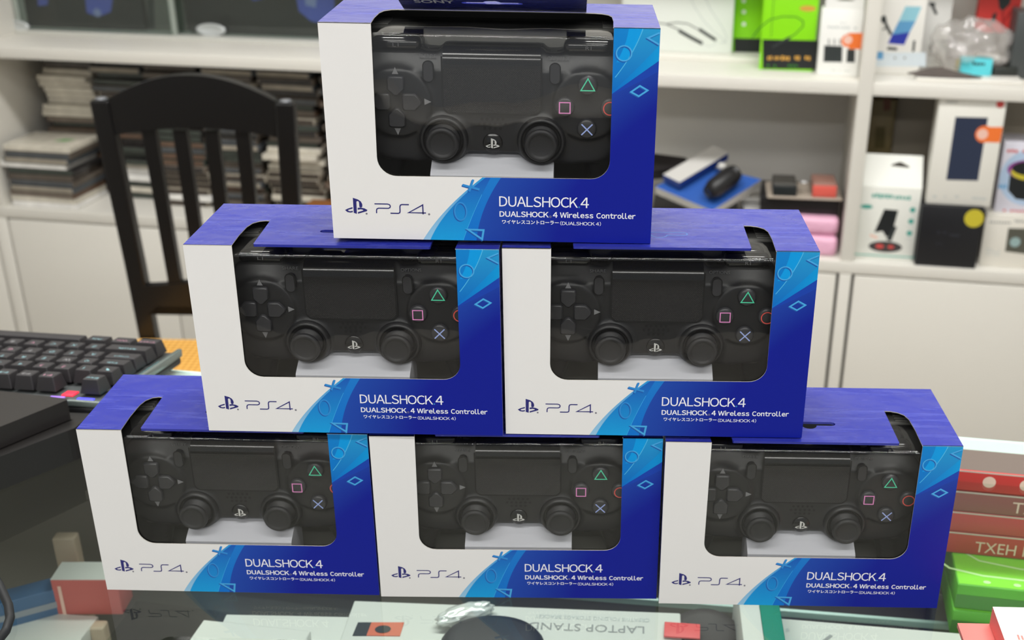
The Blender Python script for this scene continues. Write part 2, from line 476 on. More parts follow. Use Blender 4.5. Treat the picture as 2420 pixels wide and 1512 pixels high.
def carton_mesh():
    b = MB()
    out = [(0, 0), (W_, 0), (W_, H_), (153.8, H_)] + arc(143.6, 47.2, 10.2, 0, -90, 8) + arc(37.2, 47.0, 10.4, 270, 180, 8) + [(27.6, H_), (0, H_)]
    b.extr(out, 0.5, top=1, bot=7, side=2, M=FRONT)
    top = [(0, 0), (27.5, 0), (26.6, 18), (26.9, 33), (28.3, 39.5), (31.5, 43.5), (35, 44.6), (38.8, 44), (139.6, 44), (144, 43.9), (148.5, 42.2), (151.8, 39), (153.5, 33.5), (154.0, 20), (153.5, 0), (W_, 0), (W_, D_), (0, D_)]
    b.extr(top, 0.5, top=0, bot=7, side=2, M=TOP, w0=H_)
    b.extr([(0.5, 0.5), (W_ - 0.5, 0.5), (W_ - 0.5, D_), (0.5, D_)], 0.5, top=7, bot=0, side=0, M=TOP, w0=0.5)
    x = 0.089
    b.box(-x, -x + 0.0005, 0.0005, 0.076, 0.0, 0.1182, 0); b.box(x - 0.0005, x, 0.0005, 0.076, 0.0, 0.1182, 0)
    b.box(-x + .0005, x - .0005, 0.0755, 0.076, 0.0, 0.1182, 0)
    b.box(-x + .0005, x - .0005, 0.0748, 0.0754, 0.0005, 0.118, 7); b.box(-x + .0006, -x + .0011, .0006, .075, .0006, .118, 7); b.box(x - .0011, x - .0006, .0006, .075, .0006, .118, 7)
    # printed marks on the front
    for p in (LOGO_P, LOGO_L, LOGO_R): b.extr(p, 0, top=4, M=FRONT, w0=0.08)
    b.stroke([(24, 20.55), (31.2, 20.55), (32.3, 20.2), (32.75, 19.4), (32.5, 18.5), (31.6, 18.05), (26.2, 18.05), (25.3, 17.7), (24.95, 16.9), (24.9, 15.1)], 0.62, 0.08, 4, FRONT)
    b.stroke([(32.6, 15.25), (37.0, 15.25), (37.8, 15.6), (38.0, 16.4), (38.05, 19.2), (38.4, 20.1), (39.2, 20.4), (43.1, 20.4)], 0.66, 0.08, 4, FRONT)
    b.stroke([(52.4, 15.75), (42.7, 15.75), (50.75, 20.4), (50.75, 14.9)], 0.68, 0.08, 4, FRONT)
    b.disc(19.3, 14.7, 0.55, 0.55, 0.08, 8, FRONT); b.disc(54.1, 15.0, 0.6, 0.6, 0.08, 8, FRONT)
    b.text('DUALSHOCK', 93.2, 20.3, 43.6, 6.0, 0.08, 3, FRONT, bold=0.004, sans=True)
    b.text('4', 138.3, 20.3, 4.6, 6.0, 0.08, 3, FRONT, bold=0.004, sans=True)
    b.ring(137.5, 20.7, 0.35, 0.35, 0.2, 0.08, 5, FRONT, 12)
    b.text('DUALSHOCK', 93.3, 14.35, 27.4, 3.3, 0.08, 3, FRONT, bold=0.022, sans=True)
    b.text('4', 123.0, 14.35, 2.6, 3.3, 0.08, 3, FRONT, bold=0.022, sans=True)
    b.text('Wireless', 126.9, 14.35, 18.6, 3.4, 0.08, 3, FRONT, bold=0.022, sans=True)
    b.text('Controller', 147.2, 14.35, 21.8, 3.4, 0.08, 3, FRONT, bold=0.022, sans=True)
    b.ring(121.6, 14.9, 0.5, 0.5, 0.3, 0.08, 8, FRONT, 12)
    b.text('ワイヤレスコントローラー', 94.7, 10.25, 31.6, 2.35, 0.08, 3, FRONT, bold=0.02)
    b.text('(DUALSHOCK 4)', 127.1, 9.9, 22.8, 2.5, 0.08, 3, FRONT, bold=0.004, sans=True)
    # embossed symbols: dark lower layer, light upper layer
    for dx, dy, mi, wv in ((-0.35, -0.4, 6, 0.06), (0.1, 0.1, 5, 0.08)):
        b.stroke([(73.0 + dx, 32.3 + dy), (82.3 + dx, 29.8 + dy)], 1.2, wv, mi if mi == 6 else 9, FRONT)
        b.stroke([(79.0 + dx, 35.4 + dy), (76.6 + dx, 28.6 + dy)], 1.2, wv + 0.01, mi if mi == 6 else 9, FRONT)
        b.ring(71.6 + dx, 16.9 + dy, 3.3, 5.1, 0.8, wv, mi if mi == 6 else 9, FRONT)
        b.stroke([(75.4 + dx, 6.4 + dy), (84.2 + dx, 6.2 + dy), (83.3 + dx, 0.75 + dy)], 1.1, wv, mi, FRONT, closed=True)
        b.ring(159.4 + dx, 105.4 + dy, 4.0, 3.9, 0.7, wv, mi, FRONT)
        b.stroke([(177.6 + min(dx, 0.2), 116.3 + dy), (171.6 + dx, 113.5 + dy), (177.6 + min(dx, 0.2), 110.2 + dy)], 0.9, wv, mi, FRONT)
        b.stroke([(163.8 + dx, 85.2 + dy), (168.4 + dx, 88.5 + dy), (172.6 + dx, 86.2 + dy), (168.0 + dx, 83.0 + dy)], 0.9, wv, mi, FRONT, closed=True)
    # scored crease lines on the top
    b.rect(0.5, 43.9, 27, 44.1, H_ + 0.06, 5 if False else 0, TOP)
    return b


m_symM = mat('print_symbol_mid', (40, 138, 212), 0.42)
HOLE = [(72.5, 22.5), (73.2, 21.0), (75, 20.3), (83.5, 20.3)] + arc(89, 20.6, 4.6, 184, 356, 8) + [(94.5, 20.3), (103, 20.3), (104.8, 21.0), (105.5, 22.5), (104.8, 24.2), (103, 25), (75, 25), (73.2, 24.2)]


def tab_mesh(hole=True, word=False):
    """hang tab: double board 99.5 x 44 mm, hinged at its far edge; local y runs from the hinge (0) to the free edge (-45)"""
    b = MB()
    M = Matrix(((MM, 0, 0, -0.089), (0, MM, 0, -0.044), (0, 0, MM, 0), (0, 0, 0, 1)))
    pts = [(40.5, -0.6), (139.0, -0.6), (139.6, 0.2), (139.6, 44), (38.8, 44), (40.0, 0.2)]
    b.extr(pts, 1.5, holes=[HOLE] if hole else [], top=0, bot=0, side=0, M=M, w0=1.5)
    if not hole: b.stroke(HOLE, 0.25, 1.53, 2, M, closed=True)
    if word:      # printed on the underside: readable when the tab stands up
        M2 = Matrix(((MM, 0, 0, -0.089), (0, -MM, 0, -0.0), (0, 0, -MM, 0), (0, 0, 0, 1)))
        b.text('SONY', 47.5, 19.5, 21.5, 8.0, 0.05, 1, M2, bold=0.02)
    return b


def film_mesh():
    b = MB(); prof = [(1.2, 33.0), (1.2, 111.4)] + [(1.2 + 1.8 * (1 - cos(radians(a))), 111.6 + 1.8 * sin(radians(a))) for a in range(10, 91, 10)] + [(25, 113.6), (50, 114.0)]
    vs = []; fs = []
    us = [24 + 133 * k / 12 for k in range(13)]
    for y, z in prof:
        for u in us: vs.append(((u - 89) * MM, y * MM, z * MM))
    n = len(us)
    for i in range(len(prof) - 1):
        for k in range(n - 1): fs.append((i * n + k, i * n + k + 1, (i + 1) * n + k + 1, (i + 1) * n + k))
    return b.add(vs, fs, 0, True)


def tray_mesh():
    b = MB()
    b.box(-0.0855, 0.0855, 0.066, 0.068, 0.004, 0.1085, 0, 0.0005)
    b.box(-0.0855, 0.0855, 0.046, 0.068, 0.1075, 0.1095, 0, 0.0005)
    for k in range(6): b.box(0.060 + 0.0, 0.084, 0.047 + k * 0.0033, 0.0485 + k * 0.0033, 0.1095, 0.1107, 0, 0.0003)
    for k in range(6): b.box(-0.084, -0.060, 0.047 + k * 0.0033, 0.0485 + k * 0.0033, 0.1095, 0.1107, 0, 0.0003)
    b.box(-0.0855, 0.0855, 0.004, 0.068, 0.002, 0.004, 0, 0.0005)
    b.box(-0.040, 0.040, 0.0435, 0.046, 0.090, 0.1095, 0, 0.0008)
    return b


def pedestal_mesh():
    b = MB()
    prof = [(4.0, 4.2), (4.0, 36.2), (5.0, 37.2), (12.0, 41.0), (24, 46.5), (30, 47.5), (30, 4.2)]
    M = Matrix(((0, 0, MM, 0), (MM, 0, 0, 0), (0, MM, 0, 0), (0, 0, 0, 1)))
    b.extr(prof, 68, top=0, M=M, w0=34)
    return b


def body_mesh():
    """controller shell, joined by a voxel remesh into one surface"""
    b = MB()
    FM = Matrix(((MM, 0, 0, 0), (0, 0, -MM, 0), (0, MM, 0, 0), (0, 0, 0, 1)))     # (x, z, -depth) mm
    half = [(0, 103), (27, 103), (29.5, 100.2), (37, 100.5), (43, 103.2), (58, 103.4), (67, 100), (74, 91), (77.5, 80), (78.5, 66), (72, 52), (60, 42), (44, 40.5), (30, 41.5), (21, 44.5), (14, 46.6), (0, 46.6)]
    poly = half + [(-x, z) for x, z in reversed(half[1:-1])]
    b.extr(list(reversed(poly)), 26, M=FM, w0=-15.0)
    for sx in (-1, 1):
        T = Matrix.Translation((sx * 0.052, 0.013, 0.0742)) @ Matrix.Rotation(-pi / 2, 4, 'X')
        b.lathe([(0.0185, 0), (0.0198, 0.002), (0.0225, 0.012), (0.0225, 0.026)], 48, M=T)
        T = Matrix.Translation((sx * 0.027, 0.0135, 0.054)) @ Matrix.Rotation(-pi / 2, 4, 'X')
        b.lathe([(0.0136, 0), (0.0150, 0.004), (0.0155, 0.026)], 48, M=T)
        chain = [((60, 33, 78), 17), ((63, 31.5, 60), 17.5), ((65, 32, 44), 16.5), ((67.5, 35, 28), 14.5), ((68.5, 38, 16), 12)]
        for (c, r) in sum([[(tuple(a + (bb - a) * k / 4 for a, bb in zip(p[0], q[0])), p[1] + (q[1] - p[1]) * k / 4) for k in range(4)] for p, q in zip(chain, chain[1:])], []) + [chain[-1]]:
            s = bmesh.new(); bmesh.ops.create_icosphere(s, subdivisions=2, radius=r * MM)
            b.bm(s, 0, True, Matrix.Translation((sx * c[0] * MM, c[1] * MM, c[2] * MM)))
        for k in range(9):
            s = bmesh.new(); bmesh.ops.create_icosphere(s, subdivisions=2, radius=(8.5 - 0.1 * k) * MM)
            b.bm(s, 0, True, Matrix.Translation((sx * (42 + 2.6 * k) * MM, 0.0265, (94.5 - 0.06 * k * k) * MM)))
    o = b.build('tmp_shell', m_black)
    r = o.modifiers.new('r', 'REMESH'); r.mode = 'VOXEL'; r.voxel_size = 0.0011
    sm = o.modifiers.new('s', 'SMOOTH'); sm.factor = 0.5; sm.iterations = 5
    dg = bpy.context.evaluated_depsgraph_get(); dg.update()
    me = bpy.data.meshes.new_from_object(o.evaluated_get(dg))
    old = o.data; bpy.data.objects.remove(o); bpy.data.meshes.remove(old)
    out = MB()
    vs = []
    for v in me.vertices:
        p = v.co.copy()
        if p.y < 0.028 and p.z > 0.0915: p.y += 0.75 * (p.z - 0.0915)
        vs.append(p)
    out.add(vs, [tuple(p.vertices) for p in me.polygons], 0, True)
    bpy.data.meshes.remove(me)
    # printed marks and speaker holes
    y = -12.55
    P = lambda s: Matrix(((MM, 0, 0, 0), (0, 0, -MM, 0), (0, MM, 0, 0), (0, 0, 0, 1)))
    for (x, z, a) in ((-52, 91.2, 90), (-35.3, 75, 0), (-52, 58.6, -90), (-68.5, 75, 180)):
        r = 2.3
        out.add([(x + r * cos(radians(a + q)), z + r * sin(radians(a + q)), y) for q in (0, 130, 230)], [(0, 1, 2)], 1, False, P(0))
    out.text('SHARE', -39.6, 97.6, 9.5, 2.0, -18.2, 2, FM); out.text('OPTIONS', 29.8, 97.6, 12.0, 2.0, -18.2, 2, FM)
    for row, n in ((65.6, 5), (63.0, 6), (60.4, 4)):
        for k in range(n): out.disc((k - (n - 1) / 2) * 2.9, row, 0.85, 0.85, -14.45, 3, FM, 12)
    return out


m_black = mat('controller_black', (22, 22, 24), 0.42, spec=0.5, bump=(900, 0.08, 0.0004))
m_gloss = mat('controller_gloss', (14, 14, 16), 0.16)
m_rub = mat('stick_rubber', (24, 24, 27), 0.55, bump=(700, 0.15, 0.0004))
m_btn = mat('button_grey', (44, 44, 47), 0.4)
m_arrow = mat('button_arrow_grey', (118, 118, 120), 0.5)
m_faint = mat('body_print_grey', (92, 92, 94), 0.5)
m_hole = mat('speaker_hole', (5, 5, 5), 0.8)
m_grn = mat('symbol_green', (80, 214, 170), 0.4); m_pnk = mat('symbol_pink', (226, 140, 200), 0.4)
m_red = mat('symbol_red', (236, 92, 84), 0.4); m_lav = mat('symbol_blue', (160, 178, 236), 0.4)
m_silver = mat('home_silver', (214, 214, 212), 0.3, 0.3)
m_dots = dots_mat()
FMM = Matrix(((MM, 0, 0, 0), (0, 0, -MM, 0), (0, MM, 0, 0), (0, 0, 0, 1)))


def make_controller():
    root = empty('game_controller')
    body_mesh().build('body', [m_black, m_arrow, m_faint, m_hole], root)
    t = MB()
    low = [(-26.4, 95.2)] + arc(-22.6, 73, 3.8, 180, 270, 6) + arc(22.6, 73, 3.8, 270, 360, 6) + [(26.4, 95.2)]
    t.extr(low, 6, top=0, side=1, M=FMM, w0=-13.6)
    nn = 8; vs = []; fs = []
    for i in range(nn + 1):
        a = i / nn; z = 95.2 + 8.6 * sin(a * pi / 2); yy = 13.6 + 8.0 * (1 - cos(a * pi / 2))
        for x in (-26.4, 26.4): vs.append((x * MM, yy * MM, z * MM))
    fs = [(2 * i, 2 * i + 1, 2 * i + 3, 2 * i + 2) for i in range(nn)]
    t.add(vs, fs, 1, True)
    t.stroke([(-26.9, 99.5), (-26.9, 73)] + arc(-22.6, 73, 4.3, 180, 270, 6) + arc(22.6, 73, 4.3, 270, 360, 6) + [(26.9, 99.5)], 0.9, -13.75, 2, FMM)
    t.build('touchpad', [m_dots, m_gloss, m_hole], root)
    for a, (x, z) in ((180, (0, 8.6)), (0, (0, -8.6)), (90, (-8.6, 0)), (270, (8.6, 0))):
        d = MB(); M = Matrix.Translation((-0.052 + x * MM, 0, 0.0748 + z * MM)) @ Matrix.Rotation(radians(-a if a in (90, 270) else a), 4, 'Y')
        o = [(-4.6, -4.6), (-3.6, -5.4), (3.6, -5.4), (4.6, -4.6), (4.6, 1.6), (0.9, 5.2), (-0.9, 5.2), (-4.6, 1.6)]
        k = 0.86
        d.extr([(p[0] * k, p[1] * k) for p in o], 0, top=0, M=M @ FMM, w0=-10.9)
        n = len(o)
        d.add([(p[0] * k, p[1] * k, -10.9) for p in o] + [(p[0], p[1], -11.5) for p in o] + [(p[0], p[1], -15) for p in o],
              [(i, n + i, n + (i + 1) % n, (i + 1) % n) for i in range(n)] + [(n + i, 2 * n + i, 2 * n + (i + 1) % n, n + (i + 1) % n) for i in range(n)], 0, True, M @ FMM)
        d.build('direction_button', [m_btn], root)
    for kind, (x, z), ms in (('t', (0, 12), m_grn), ('s', (-12.3, 0), m_pnk), ('c', (12.3, 0), m_red), ('x', (0, -11.8), m_lav)):
        d = MB(); x += 52; z += 73.6
        M = Matrix.Translation((x * MM, 0.0105, z * MM)) @ Matrix.Rotation(pi / 2, 4, 'X')
        d.lathe([(0.00001, 0.0003), (0.0042, 0.0), (0.0050, -0.0004), (0.0054, -0.0013), (0.0054, -0.005)], 36, 0, True, M)
        d.lathe([(0.0055, -0.0028), (0.0061, -0.0028), (0.0061, -0.0031), (0.0055, -0.0031)], 36, 2, False, M)
        F2 = FMM
        if kind == 't': d.stroke([(x - 3.7, z - 2.4), (x + 3.7, z - 2.4), (x, z + 4.0)], 0.62, -10.1, 1, F2, closed=True)
        if kind == 's': d.stroke([(x - 2.9, z - 2.9), (x + 2.9, z - 2.9), (x + 2.9, z + 2.9), (x - 2.9, z + 2.9)], 0.62, -10.1, 1, F2, closed=True)
        if kind == 'c': d.ring(x, z, 3.5, 3.5, 0.62, -10.1, 1, F2)
        if kind == 'x':
            d.stroke([(x - 3, z - 3), (x + 3, z + 3)], 0.7, -10.1, 1, F2); d.stroke([(x - 3, z + 3), (x + 3, z - 3)], 0.7, -10.09, 1, F2)
        o = d.build('action_button', [m_btn, ms, m_hole], root)
        o['label'] = {'t': 'round button with a green triangle', 's': 'round button with a pink square', 'c': 'round button with a red circle', 'x': 'round button with a pale blue cross'}[kind]
    for nm, x in (('share_button', -34.2), ('options_button', 34.2)):
        d = MB(); d.extr(rrect(x - 2.5, 86.0, x + 2.5, 96.6, 2.4), 4, top=0, M=FMM, w0=-12.6)
        d.stroke(rrect(x - 2.8, 85.7, x + 2.8, 96.9, 2.7), 0.7, -13.2, 1, FMM, closed=True)
        d.build(nm, [m_btn, m_hole], root)
    h = MB(); M = Matrix.Translation((0, 0.0138, 0.0523)) @ Matrix.Rotation(pi / 2, 4, 'X')
    h.lathe([(0.00001, 0), (0.0050, 0), (0.0055, -0.0006), (0.0055, -0.003)], 36, 0, True, M)
    for p in (LOGO_P, LOGO_L, LOGO_R): h.extr([((q[0] - 13.7) * 0.62, (q[1] - 19.2) * 0.62 + 52.3) for q in p], 0, top=1, M=FMM, w0=-13.5)
    h.build('home_button', [m_gloss, m_silver], root)
    for sx in (-1, 1):
        r = MB(); M = Matrix.Translation((sx * 0.027, 0.0135, 0.054)) @ Matrix.Rotation(pi / 2, 4, 'X')
        r.lathe([(0.0104, -0.001), (0.0108, 0.0022), (0.0116, 0.0030), (0.0126, 0.0024), (0.0134, 0.0006), (0.0140, -0.002)], 48, 0, True, M)
        r.disc(0, 0, 0.0106, 0.0106, 0.0006, 1, M)
        r.build('stick_ring', [m_black, m_hole], root)
        s = MB(); M = Matrix.Translation((sx * 0.027, 0.0135, 0.0540)) @ Matrix.Rotation(pi / 2 + 0.02, 4, 'X')
        s.lathe([(0.0096, 0.0005), (0.0090, 0.0026), (0.0066, 0.0040), (0.0060, 0.0052), (0.0082, 0.0066), (0.0091, 0.0078), (0.0090, 0.0092), (0.0082, 0.0101), (0.0072, 0.0102), (0.0064, 0.0095), (0.0058, 0.0092), (0.00001, 0.0094)], 48, 0, True, M)
        s.build('analog_stick', [m_rub], root)
        q = MB(); q.box(sx * 0.052 - 0.0135, sx * 0.052 + 0.0135, 0.019, 0.031, 0.1005, 0.1078, 0, 0.0034, 4)
        q.text('R1' if sx > 0 else 'L1', sx * 52 - 1.6, 103.2, 3.2, 1.9, -18.85, 1, FMM)
        q.build('shoulder_button', [m_gloss, m_faint], root)
        q = MB(); q.box(sx * 0.052 - 0.0125, sx * 0.052 + 0.0125, 0.033, 0.050, 0.094, 0.1065, 0, 0.004, 4)
        q.build('trigger', [m_gloss], root)
    return root


def make_carton():
    root = empty('controller_box')
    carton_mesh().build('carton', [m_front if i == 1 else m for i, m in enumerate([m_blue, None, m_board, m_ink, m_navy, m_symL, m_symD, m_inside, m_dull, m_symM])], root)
    film_mesh().build('window_film', [m_film], root)
    tr = tray_mesh().build('inner_tray', [m_tray], root)
    pedestal_mesh().build('tray_support', [m_pad], tr)
    return root


ROWZ = 0.11871 + 0.00236
#      x, y, yaw, roll, row, label, tab
BOXES = [
    ('A', -0.0116, 0.0025, 0.0014, 0.0110, 2, 'blue and white game controller box alone at the top of the stack', 'up'),
    ('B', -0.0965, -0.0015, -0.0204, 0.0, 1, 'blue and white game controller box in the middle row, beside the chair', 'flat'),
    ('C', 0.0830, -0.0017, -0.0117, 0.0, 1, 'blue and white game controller box in the middle row, away from the chair', 'scored'),
    ('D', -0.1793, 0.0030, -0.0189, 0.0, 0, 'blue and white game controller box in the bottom row, nearest the keyboard', 'flat'),
    ('E', 0.0, 0.0, 0.0, 0.0, 0, 'blue and white game controller box in the middle of the bottom row', 'flat'),
    ('F', 0.1793, -0.0059, -0.0140, 0.0, 0, 'blue and white game controller box in the bottom row, farthest from the keyboard', 'flat')]
CLAB = {'A': 'black wireless game controller in the box at the top of the stack', 'B': 'black wireless game controller in the middle row box beside the chair',
        'C': 'black wireless game controller in the middle row box away from the chair', 'D': 'black wireless game controller in the bottom row box nearest the keyboard',
        'E': 'black wireless game controller in the box in the middle of the bottom row', 'F': 'black wireless game controller in the bottom row box farthest from the keyboard'}
proto_box = make_carton(); proto_pad = make_controller()
for i, (k, x, y, a, ro, row, lab, kind) in enumerate(BOXES):
    o = proto_box if i == 0 else copy_tree(proto_box)
    c = proto_pad if i == 0 else copy_tree(proto_pad)
    M = Matrix.Translation((x, y, 0.0002 + row * ROWZ + (0.0006 if k == 'A' else 0))) @ Matrix.Rotation(a, 4, 'Z') @ Matrix.Rotation(ro, 4, 'Y') @ Matrix.Rotation(0.012 if k == 'A' else 0, 4, 'X')
    o.matrix_world = M; c.matrix_world = M
    tag(o, lab, 'box', 'stacked game controller boxes'); tag(c, CLAB[k], 'game controller', 'controllers behind the box windows')
for (k, x, y, a, ro, row, lab, kind), o in zip(BOXES, [ob for ob in COL.objects if ob.name.startswith('controller_box')]):
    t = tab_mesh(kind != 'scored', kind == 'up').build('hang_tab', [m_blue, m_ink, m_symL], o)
    t.location = (0, 0.044, 0.1188)
    if kind == 'up': t.rotation_euler = (radians(-19.5), 0, 0); t['label'] = 'hang tab lifted up, with a slot'
    elif k == 'B': t.rotation_euler = (radians(0.6), 0, 0)

# ------------------------------------------------------------------ glass display counter
CT = -0.165
m_glass = clear_mat('counter_glass', (0.86, 0.915, 0.885, 1), 0.075, 0.0)
m_edge = mat('glass_edge', (196, 222, 214), 0.25)
m_alu = mat('rail_pale', (216, 230, 226), 0.35)
m_cab = mat('counter_inside', (120, 116, 108), 0.6, vary=(4, 0.08))
m_cabdark = mat('counter_panel_dark', (46, 44, 42), 0.5)
cnt = tag(empty('display_counter', (0.0, 0.279, 0.0), CT), 'glass topped display counter under the stacked boxes, holding small boxes inside', 'counter')
# local: x along the counter, y from the back edge (0) towards the customer (-)
CX0, CX1, CY0 = -1.15, 0.95, -0.52
MB().add([(CX0, CY0, 0), (CX1, CY0, 0), (CX1, -0.004, 0), (CX0, -0.004, 0)], [(0, 1, 2, 3)]).build('glass_top', [m_glass], cnt)
MB().box(CX0, CX1, -0.004, 0.0, -0.008, 0.0, 0, 0.001).build('glass_edge', [m_edge], cnt)
MB().box(CX0, CX1, -0.024, -0.0005, -0.022, -0.0005, 0, 0.001).build('back_rail', [m_alu], cnt)
SHZ = -0.125
e1_, e2_ = zp(1780, 1431, SHZ), zp(2400, 1481, SHZ); SA = math.atan2(e2_.y - e1_.y, e2_.x - e1_.x)
gs = MB().add([(-0.50, -0.30, 0), (0.42, -0.30, 0), (0.42, 0, 0), (-0.50, 0, 0)], [(0, 1, 2, 3)]).build('glass_shelf', [m_glass], cnt)
gm = cnt.matrix_world
gs.matrix_world = Matrix.Translation(e1_) @ Matrix.Rotation(SA, 4, 'Z')
gs.parent = None; gs.parent = cnt; gs.matrix_parent_inverse = (Matrix.Translation((0.0, 0.279, 0.0)) @ Matrix.Rotation(CT, 4, 'Z')).inverted()
MB().box(-0.50, 0.42, -0.004, 0.0, -0.006, 0.0004, 0, 0.001).build('shelf_edge', [m_edge], gs)
MB().box(CX0, CX1, CY0 + .01, -0.012, -0.34, -0.32, 0).build('base_board', [m_cab], cnt)
MB().box(CX0, CX1, -0.012, -0.004, FLOOR + .001, -0.0225, 0).build('back_panel', [m_cab], cnt)
MB().box(CX0, CX1, CY0, CY0 + .01, FLOOR + .001, -0.34, 0).build('front_panel', [m_cabdark], cnt)
MB().box(CX0, CX0 + .012, CY0 + .01, -0.014, FLOOR + .001, -0.001, 0).build('side_panel', [m_cab], cnt)
MB().box(CX1 - .012, CX1, CY0 + .01, -0.014, FLOOR + .001, -0.001, 0).build('side_panel', [m_cab], cnt)

# ------------------------------------------------------------------ white shelving and base cabinets behind the counter
UXS = V((cos(TH), sin(TH), 0)); NNS = V((-sin(TH), cos(TH), 0)); OS = V((0, 1.9, 0))


def S(px, py, t):
    """place on the vertical plane t metres behind the shelf front: (s, z)"""
    q = yp(px, py, 1.9 + t / cos(TH), TH); return (q - OS).dot(UXS), q.z


def T(px, py, z):
    """place on the level z: (s, t)"""
    q = zp(px, py, z) - OS; return q.dot(UXS), q.dot(NNS)


def SM(s, t, z, rz=0.0): return Matrix.Translation(OS + UXS * s + NNS * t + V((0, 0, z))) @ Matrix.Rotation(TH + rz, 4, 'Z')


ZU0, ZU1, ZL0, ZL1 = -0.063, -0.036, -0.458, -0.430
m_white = mat('laminate_white', (226, 223, 215), 0.42, vary=(2.5, 0.025))
m_back = mat('laminate_back', (222, 220, 214), 0.55, vary=(2.5, 0.03))
m_gap = mat('door_gap', (70, 68, 62), 0.7)
m_track = mat('door_track', (208, 208, 202), 0.3, 0.2)
su = tag(empty('shelving_unit', M=SM(0, 0, 0)), 'white open shelving unit behind the counter, packed with game cases and small boxes', 'shelf')
UPR = [(-1.450, -1.414), (-0.152, -0.122), (0.622, 0.652), (1.36, 1.39)]
for a, b_ in UPR: MB().box(a, b_, 0.0, 0.335, ZL1, 1.15, 0, 0.0015).build('upright', [m_white], su)
for i in range(3):
    a, b_ = UPR[i][1], UPR[i + 1][0]
    MB().box(a, b_, 0.0015, 0.335, ZU0, ZU1, 0, 0.001).build('shelf_board', [m_white], su)
    MB().box(a, b_, 0.0015, 0.335, 0.33, 0.357, 0, 0.001).build('shelf_board', [m_white], su)
    MB().box(a, b_, 0.327, 0.335, ZL1, 1.15, 0).build('back_board', [m_back], su)
MB().box(-1.45, 1.39, -0.002, 0.335, ZL0, ZL1, 0, 0.0015).build('shelf_board', [m_white], su)
MB().box(-1.413, -0.153, 0.168, 0.30, ZU1, ZU1 + 0.009, 0, 0.001).build('door_track', [m_track], su)
MB().box(-0.121, 0.621, 0.165, 0.325, ZU1, ZU1 + 0.010, 0, 0.001).build('raised_step', [m_white], su)
m_pane = clear_mat('pane_glass', (0.80, 0.85, 0.83, 1), 0.06, 0.0)
m_pull = mat('door_pull', (196, 200, 200), 0.35, 0.3)
for a, b_, t in ((-1.41, -0.985, 0.178), (-1.01, -0.155, 0.196)):
    p = MB(); p.box(a, b_, t, t + 0.004, ZU1 + 0.0095, 0.325, 0)
    p.box(a, a + 0.012, t - 0.001, t + 0.005, ZU1 + 0.0095, 0.325, 1); p.box(b_ - 0.012, b_, t - 0.001, t + 0.005, ZU1 + 0.0095, 0.325, 1)
    dr = p.build('sliding_door', [m_pane, mat('pane_edge', (150, 158, 150), 0.35)], su)
    px, py = ((38, 62) if t < 0.19 else (500, 70))
    s0, z0 = S(px, py, t)
    h = MB(); h.lathe([(0.00001, 0.0035), (0.020, 0.0035), (0.026, 0.0075), (0.030, 0.0060), (0.031, 0.0)], 32, 0, True, Matrix.Translation((s0, t, z0)) @ Matrix.Scale(1.25, 4, (1, 0, 0)) @ Matrix.Scale(0.5, 4, (0, 0, 1)) @ Matrix.Rotation(pi / 2, 4, 'X'))
    h.build('door_pull', [m_pull], dr)
bc = tag(empty('base_cabinet', M=SM(0, 0, FLOOR)), 'run of white base cabinets with plain doors under the shelving', 'cabinet')
MB().box(-2.2, 1.39, 0.016, 0.335, 0.0, ZL0 - FLOOR - 0.0005, 0).build('body', [m_gap], bc)
for a, b_ in ((-1.450, -1.414), (-0.152, -0.122), (0.622, 0.652), (1.36, 1.39)): MB().box(a + .002, b_ - .002, -0.002, 0.016, 0.0, ZL0 - FLOOR - 0.001, 0, 0.001).build('stile', [m_white], bc)
for a, b_ in ((-2.2, -1.455), (-1.409, -0.985), (-0.981, -0.556), (-0.552, -0.157), (-0.117, 0.249), (0.253, 0.617), (0.657, 1.355)):
    MB().box(a, b_, -0.002, 0.015, 0.012, ZL0 - FLOOR - 0.004, 0, 0.0015).build('door', [m_white], bc)
MB().box(-2.2, 1.39, 0.004, 0.015, 0.0, 0.011, 0).build('plinth', [m_white], bc)


